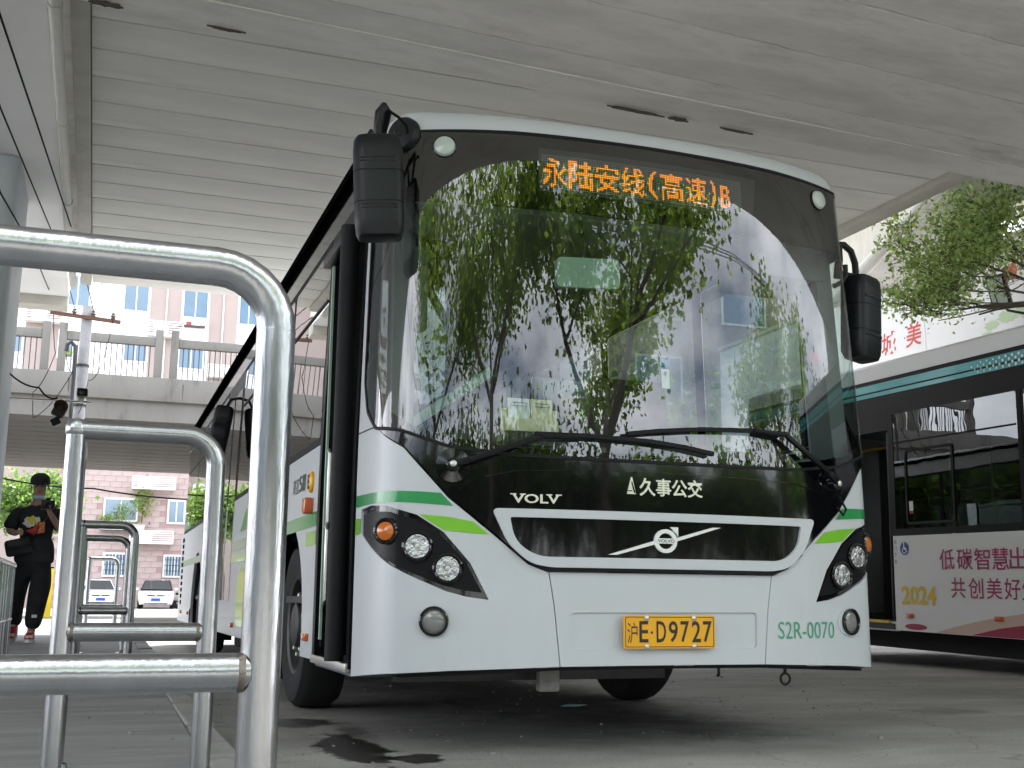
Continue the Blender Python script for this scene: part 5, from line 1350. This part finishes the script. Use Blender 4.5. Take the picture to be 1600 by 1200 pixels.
TJ = dict(w=((0,0,.95),(.18,.125)), p=((0,.0,.82),(.185,.14)), hl=((-.10,0,.70),(.125,.125)), kl=((-.145,-.025,.48),(.105,.105)), ml=((-.15,.10,.30),(.09,.09)), al=((-.152,.20,.165),(.075,.08)),
  hr=((.10,-.02,.70),(.125,.125)), kr=((.075,-.125,.48),(.108,.108)), mr=((.055,-.14,.28),(.095,.095)), ar=((.038,-.145,.11),(.085,.085)))
skin('trousers', 'black_denim', TJ, [('w','p'),('p','hl'),('hl','kl'),('kl','ml'),('ml','al'),('p','hr'),('hr','kr'),('kr','mr'),('mr','ar')], ps, 'p', 2)
def shoe(x, y, z, pitch_):
    e = empty('shoe', (x,y,z)); e.parent = ps; e.rotation_euler = (pitch_,0,0)
    pl = [(-.040,.10),(-.046,0),(-.050,-.10),(-.035,-.17),(0,-.19),(.035,-.17),(.050,-.10),(.046,0),(.040,.10),(0,.12)]
    b = MB(); n = len(pl)
    for zz, s in ((.03,1),(.06,.97),(.085,.85),(.10,.6)): b.v += [(px*s, py*s+(.03*(1-s)*3), zz+ (.03 if py > .05 and zz > .05 else 0)) for px, py in pl]
    for j in range(3):
        for i in range(n): b.f.append((j*n+i, j*n+(i+1) % n, (j+1)*n+(i+1) % n, (j+1)*n+i))
    b.f.append(tuple(range(3*n,4*n))); b.build('upper', 'shoe_red', e, True)
    MB().prism([(px*1.06,py*1.04) for px, py in pl], .032).build('sole', 'shoe_white', e, True); MB().obox((0,-.155,.058), (.07,.05,.03)).build('toe_cap', 'shoe_white', e, True, .012)
    MB().obox((0,-.06,.095), (.04,.10,.012), Matrix.Rotation(radians(14),3,'X')).build('laces', 'shoe_white', e, True, .003)
shoe(.032,-.19,.0,0); shoe(-.155,.19,.09,radians(28))
# cap, glasses, mask
cp = empty('cap'); cp.parent = ps
MB().lathe([(.098,-.01),(.100,.02),(.092,.06),(.066,.092),(.03,.105),(.001,.107)], 22, Matrix.Translation((0,-.015,1.635)) @ Matrix.Scale(1.12,4,(0,1,0)), caps=False).build('crown', 'black_cloth', cp, True)
br = [(.085*sin(t), -.075-.095*max(0,cos(t))) for t in [(-pi/2)+pi*k/12 for k in range(13)]]
MB().prism(br+[(.06,-.05),(-.06,-.05)], .008, Matrix.Translation((0,0,1.630)) @ Matrix.Rotation(radians(10),4,'X') @ Matrix.Translation((0,-.0,.012))).build('brim', 'black_cloth', cp, True)
gs = MB(); gs.obox((-.034,-.118,1.604),(.052,.01,.03)); gs.obox((.034,-.118,1.604),(.052,.01,.03)); gs.obox((0,-.122,1.608),(.02,.006,.006)); gs.build('glasses', 'black_gloss', ps, True, .004)
MB().lathe([(.001,.03),(.012,.012),(.016,-.004),(.001,-.01)], 10, Matrix.Translation((0,-.118,1.575)) @ Matrix.Rotation(radians(30),4,'X'), caps=False).build('nose', 'skin', ps, True)
MB().obox((0,-.104,1.535),(.045,.01,.010)).build('mouth', 'strap_red', ps, True, .004)
for s in (-1,1): MB().lathe([(.001,-.012),(.018,-.004),(.022,.004),(.001,.010)], 10, align((s,-.2,0),(s*.082,-.005,1.585)), caps=False).build('ear', 'skin', ps, True)
mk = MB().obox((0,-.075,1.475),(.12,.05,.04), Matrix.Rotation(radians(-18),3,'X')).build('face_mask', 'mask_blue', ps, True, .015)
pj = lambda u, v: Vector((u, -.152-.02*(1-(u/.2)**2), v))
def splat(m, cx, cz, r, seed, name='shirt_print', o=.004):
    rng = random.Random(seed); pl = [(cx+r*rng.uniform(.55,1.15)*cos(2*pi*k/16), cz+r*rng.uniform(.55,1.1)*sin(2*pi*k/16)) for k in range(16)]; patch(name, m, ps, pj, pl, (), o, .012, .04)
splat('print_white', -.06, 1.215, .075, 1); splat('print_yellow', -.045, 1.235, .05, 2, o=.008); splat('print_white', .01, 1.24, .035, 3, o=.006); splat('print_yellow', .02, 1.20, .03, 4, o=.009)
MB().obox((.058,-.245,.26),(.05,.004,.03)).build('trouser_print', 'print_white', ps)
hc = empty('handheld_camera', (-2.865,8.20,1.57), 0, 'black handheld camera raised in one hand of the walking person', 'camera')
box('camera_body', 'black_plastic', hc, -.065, .065, -.03, .03, -.045, .045, .01); MB().lathe([(.036,0),(.036,.05),(.040,.055),(.040,.085),(.033,.085)], 18, align((.15,-1,-.15),(0,-.028,0)), caps=False).build('lens', 'black_plastic', hc, True); box('viewfinder_hump', 'black_plastic', hc, -.022, .022, -.025, .025, .046, .07, .006)
MB().lathe([(.033,.08),(.001,.07)], 16, align((.15,-1,-.15),(0,-.028,0)), caps=False).build('front_element', 'black_gloss', hc, True)
stp = empty('camera_strap', (-2.97,8.52,1.30), 0, 'red and orange patterned camera strap hanging across the person', 'strap')
b = MB(); b.prism([(-.10,.02),(-.02,.05),(.03,.13),(.02,.02),(-.01,-.02)], .02, Matrix(((1,0,0,0),(0,0,1,-.215),(0,1,0,-.02),(0,0,0,1)))); b.build('red_band', 'strap_red', stp, True, .004)
b = MB(); b.prism([(.02,-.02),(.045,.10),(.085,.11),(.09,.0)], .02, Matrix(((1,0,0,0),(0,0,1,-.235),(0,1,0,-.01),(0,0,0,1)))); b.build('patterned_band', 'strap_pattern', stp, True, .004)
bgp = empty('shoulder_bag', (-3.12,8.40,1.06), 0, 'black shoulder bag slung at the hip of the walking person', 'bag')
MB().obox((0,0,.08), (.26,.12,.17), Matrix.Rotation(radians(-14),3,'Y')).build('bag_body', 'black_cloth', bgp, True, .03); MB().obox((.0,-.062,.11), (.22,.012,.09), Matrix.Rotation(radians(-14),3,'Y')).build('bag_flap', 'black_plastic', bgp, True, .005)
MB().tube([(.1,.0,.16),(.2,-.05,.30),(.30,-.03,.47),(.33,.12,.52)], .014, 8).build('bag_strap', 'black_cloth', bgp, True)

# ------------------------------------------------------------------ parked cars far behind
def car(loc, rz, label, roof_dark=False):
    e = empty('parked_car', loc, rz, label, 'car', None)
    st = [(0,.62,.30,.56),(.06,.78,.22,.66),(.18,.86,.2,.72),(.55,.89,.2,.84),(1.15,.90,.2,.93),(2.4,.90,.2,.95),(3.7,.89,.2,.97),(4.05,.84,.25,.95),(4.15,.75,.35,.9)]
    b = MB()
    for y, w, z0, z1 in st:
        zm = z0+(z1-z0)*.55
        b.v += [(-w*.9,y,z0),(-w,y,zm),(-w*.97,y,z1-.05),(-w*.85,y,z1),(w*.85,y,z1),(w*.97,y,z1-.05),(w,y,zm),(w*.9,y,z0)]
    n = 8
    for j in range(len(st)-1):
        for i in range(n): b.f.append((j*n+i, j*n+(i+1) % n, (j+1)*n+(i+1) % n, (j+1)*n+i))
    b.f.append(tuple(range(n))); b.f.append(tuple((len(st)-1)*n+i for i in range(n)))
    b.build('body', 'car_white', e, True)
    g = MB(); g.add([(-.80,.98,.92),(.80,.98,.92),(.62,1.72,1.42),(-.62,1.72,1.42),(-.64,2.3,1.47),(.64,2.3,1.47),(-.62,3.2,1.43),(.62,3.2,1.43),(-.80,3.95,.95),(.80,3.95,.95)],
       [(0,1,2,3),(3,2,5,4),(4,5,7,6),(6,7,9,8),(0,3,4,6,8),(1,9,7,5,2),(0,8,9,1)]); g.build('roof', 'black_gloss' if roof_dark else 'car_white', e)
    MB().add([(-.73,.995,.955),(.73,.995,.955),(.57,1.66,1.395),(-.57,1.66,1.395)], [(0,1,2,3)]).build('windscreen', 'car_glass', e).location = (0,-.012,.012)
    for s in (-1,1):
        MB().add([(s*.80,1.2,.97),(s*.80,3.6,.97),(s*.655,3.1,1.38),(s*.645,1.8,1.38)], [(0,1,2,3)]).build('side_window', 'car_glass', e).location = (s*.03,0,0)
        MB().prism([(-.17,0),(.13,-.03),(.16,.03),(.05,.10),(-.10,.08)] if s > 0 else [(.17,0),(-.13,-.03),(-.16,.03),(-.05,.10),(.10,.08)], .05, Matrix(((1,0,0,s*.60),(0,0,1,.05),(0,1,0,.62),(0,0,0,1)))).build('headlight', 'reflector', e)
        MB().obox((s*.97,1.2,.98),(.16,.10,.12)).build('door_mirror', 'car_white', e, True, .03)
        for y in (.80,3.35):
            w = empty('wheel', (s*.79,y,.31)); w.parent = e
            MB().lathe([(.20,-.1),(.29,-.1),(.31,-.07),(.31,.07),(.29,.1),(.20,.1)], 24, align((s,0,0)), caps=False).build('tyre', 'tyre', w, True); MB().lathe([(.20,.09),(.12,.06),(.001,.08)], 20, align((s,0,0)), caps=False).build('rim', 'rim', w, True)
    MB().obox((0,.03,.66),(.85,.05,.05)).build('grille', 'black_gloss', e); MB().lathe([(.055,0),(.055,.012),(.04,.015)], 18, align((0,-1,.1),(0,.005,.665))).build('badge', 'bolt_metal', e, True)
    MB().obox((0,-.005,.46),(.44,.02,.14)).build('number_plate', 'plate_blue', e)
    MB().obox((0,.06,.31),(1.15,.09,.13)).build('lower_intake', 'black_satin', e, True, .02)
    return e
car((.62,56.8,0), radians(-4), 'white hatchback parked before the pink wall, dark roof, beside a motorbike', True)
car((-2.0,57.2,0), radians(5), 'white saloon car parked before the pink wall with plain white roof')
mb_ = empty('motorbike', (2.35,58.3,0), radians(70), 'small silver motorbike parked beside the white hatchback', 'motorbike')
for y in (-.55,.6):
    w = empty('wheel', (0,y,.28)); w.parent = mb_
    MB().lathe([(.22,-.04),(.27,-.03),(.28,0),(.27,.03),(.22,.04)], 22, align((1,0,0)), caps=False).build('tyre', 'tyre', w, True); MB().lathe([(.22,-.02),(.05,-.03),(.05,.03),(.22,.02)], 18, align((1,0,0)), caps=False).build('rim', 'rim', w, True)
MB().tube([(0,-.55,.28),(0,-.42,.75),(0,-.38,.98)], .035, 8).build('front_fork', 'bolt_metal', mb_, True); MB().tube([(-.33,-.33,1.02),(0,-.38,.98),(.33,-.33,1.02)], .018, 8).build('handlebar', 'black_satin', mb_, True)
MB().obox((0,-.42,.80),(.26,.10,.34)).build('front_shield', 'bolt_metal', mb_, True, .04); MB().obox((0,.05,.38),(.28,.55,.14)).build('footboard', 'bolt_metal', mb_, True, .04); MB().obox((0,.45,.55),(.30,.62,.32)).build('rear_body', 'bolt_metal', mb_, True, .08); MB().obox((0,.38,.76),(.28,.62,.10)).build('seat', 'black_satin', mb_, True, .04)
MB().lathe([(.07,0),(.075,.02),(.05,.05),(.001,.055)], 16, align((0,-1,0),(0,-.47,.88)), caps=False).build('headlight', 'reflector', mb_, True)

# ------------------------------------------------------------------ the street behind the photographer (seen mirrored in the glass)
make_tree('plane_tree', (3.75,-11.6,0), 3.9, .20, (.15,.1), 3.15, 3, 13000, .17, 'leaf_plane', 51, 'big forked plane tree mirrored in the middle of the bus windscreen', sigma=.45, limbs=4)
make_tree('plane_tree', (-1.3,-12.0,0), 5.0, .15, (-.1,.1), 2.4, 3, 7000, .17, 'leaf_plane', 52, 'leafy plane tree mirrored in the windscreen above the card holder', sigma=.42)
make_tree('plane_tree', (-5.7,-12.2,0), 4.7, .15, (.1,0), 2.4, 3, 6800, .17, 'leaf_plane', 53, 'leafy plane tree mirrored in the windscreen edge by the bus door', sigma=.42)
make_tree('plane_tree', (11.6,-10.2,0), 4.0, .12, (0,.2), 1.6, 3, 7500, .15, 'leaf_plane', 54, 'slim tree mirrored in the windscreen beside a thin pole', sigma=.35)
make_tree('plane_tree', (16.5,-7.2,0), 3.2, .13, (0,.1), 1.4, 3, 6000, .16, 'leaf_far', 55, 'tree mirrored at the driver side edge of the windscreen', sigma=.4)
far = None
for k, (x, y) in enumerate(((-26,-36),(-17,-38),(-8,-40),(1,-39),(10,-41),(19,-38),(28,-36),(37,-30))):
    if far is None:
        far = make_tree('far_tree', (x,y,0), 2.2, .2, (0,0), 1.9, 3, 3200, .42, 'leaf_far', 61, 'tree in the far row across the street, mirrored low in the glass', group='far row of trees across the street', sigma=.6)
    else:
        c = dup(far); c.location = (x,y,0); c.rotation_euler.z = k*1.3; s = 1.2+.09*((k*5) % 4); c.scale = (s,s,s*1.05)
mp_ = empty('street_pole', (13.4,-12.4,0), 0, 'slim grey street pole mirrored in the windscreen on the driver side', 'utility pole')
MB().tube([(0,0,0),(0,0,9.5)], [.11,.08], 12).build('pole', 'pole_concrete', mp_, True); MB().bar((-.7,0,9),(.7,0,9),.07,.07).build('crossarm', 'rust', mp_)
for k in range(3):
    cable([(30,-13,8.9+.0*k),(13.2-.6+.6*k,-12.2,9.06),(-20,-12-1.0*k,8.6)], .012, 'cable strung from the slim street pole, mirrored in the windscreen', .3, group='cables on the slim street pole')
shr = None
for k in range(13):
    x = -17+k*3.1+random.uniform(-.5,.5); y = -18.5+random.uniform(-.7,.7)
    if shr is None: shr = make_tree('clipped_shrub', (x,y,0), .8, .10, (0,0), 1.15, 3, 5200, .20, 'leaf_hedge', 71, 'dense shrub in the hedge row, mirrored dark in the black front panel', group='hedge row of shrubs across the yard', sigma=.5, star=False, limbs=5, up=.1)
    else:
        c = dup(shr); c.location = (x,y,0); c.rotation_euler.z = k*1.9; s = random.uniform(.9,1.25); c.scale = (s*1.2,s*1.2,s*1.45)

# low building added to darken the reflection in the windscreen's curved corner
of = empty('added_low_building', (-11,-8.5,0), 0, 'low grey building added to darken the reflection in the windscreen corner by the door', 'building')
box('wall', 'pier_base', of, -3, 2.6, -3.5, 3.5, 0, 3.5); box('roof', 'raw_concrete', of, -3.2, 2.85, -3.7, 3.7, 3.5, 3.75, .03)
for y in (-2.3, .1, 2.4):
    w = box('window', 'white_metal', of, 2.6, 2.66, y-.7, y+.7, 1.0, 2.4); box('pane', 'house_glass', w, 2.661, 2.67, y-.64, y-.03, 1.06, 2.34); box('pane', 'house_glass', w, 2.661, 2.67, y+.03, y+.64, 1.06, 2.34)
d_ = box('door', 'steel_dark', of, 2.6, 2.65, 1.02, 1.55, 0, 2.1); box('door_handle', 'bolt_metal', d_, 2.651, 2.69, 1.08, 1.11, 1.0, 1.15)
ob = empty('added_backdrop_block', (20,34,0), 0, 'plain grey block added behind the hoarding to darken the view through the bus windows', 'building')  # block added to darken what shows through the bus windows
box('wall', 'mauve_wall', ob, -13, 16, -4, 8, 0, 13); box('roof', 'raw_concrete', ob, -13.3, 16.3, -4.3, 8.3, 13, 13.4)
for k in range(8):
    for z in (1.2,4.2,7.2,10.2):
        x = -11.5+k*3.4; w = box('window', 'white_metal', ob, x-.9, x+.9, -4.06, -3.99, z, z+1.7); box('pane', 'house_glass', w, x-.82, x+.82, -4.075, -4.062, z+.08, z+1.62)
for k, (x, y, lb) in enumerate(((10.5,20.5,'leafy tree added behind the far end of the hoarding to darken the view through the bus'),(13.5,18.5,'leafy tree added behind the hoarding as dark backdrop beyond the second bus'),(7.5,27.0,'leafy tree added before the grey block to darken the view through the bus'))):
    make_tree('street_tree', (x,y,0), 2.2, .16, (0,0), 1.6, 3, 4500, .26, 'leaf_far', 81+k, lb, sigma=.5)  # trees added as a dark backdrop for the bus windows
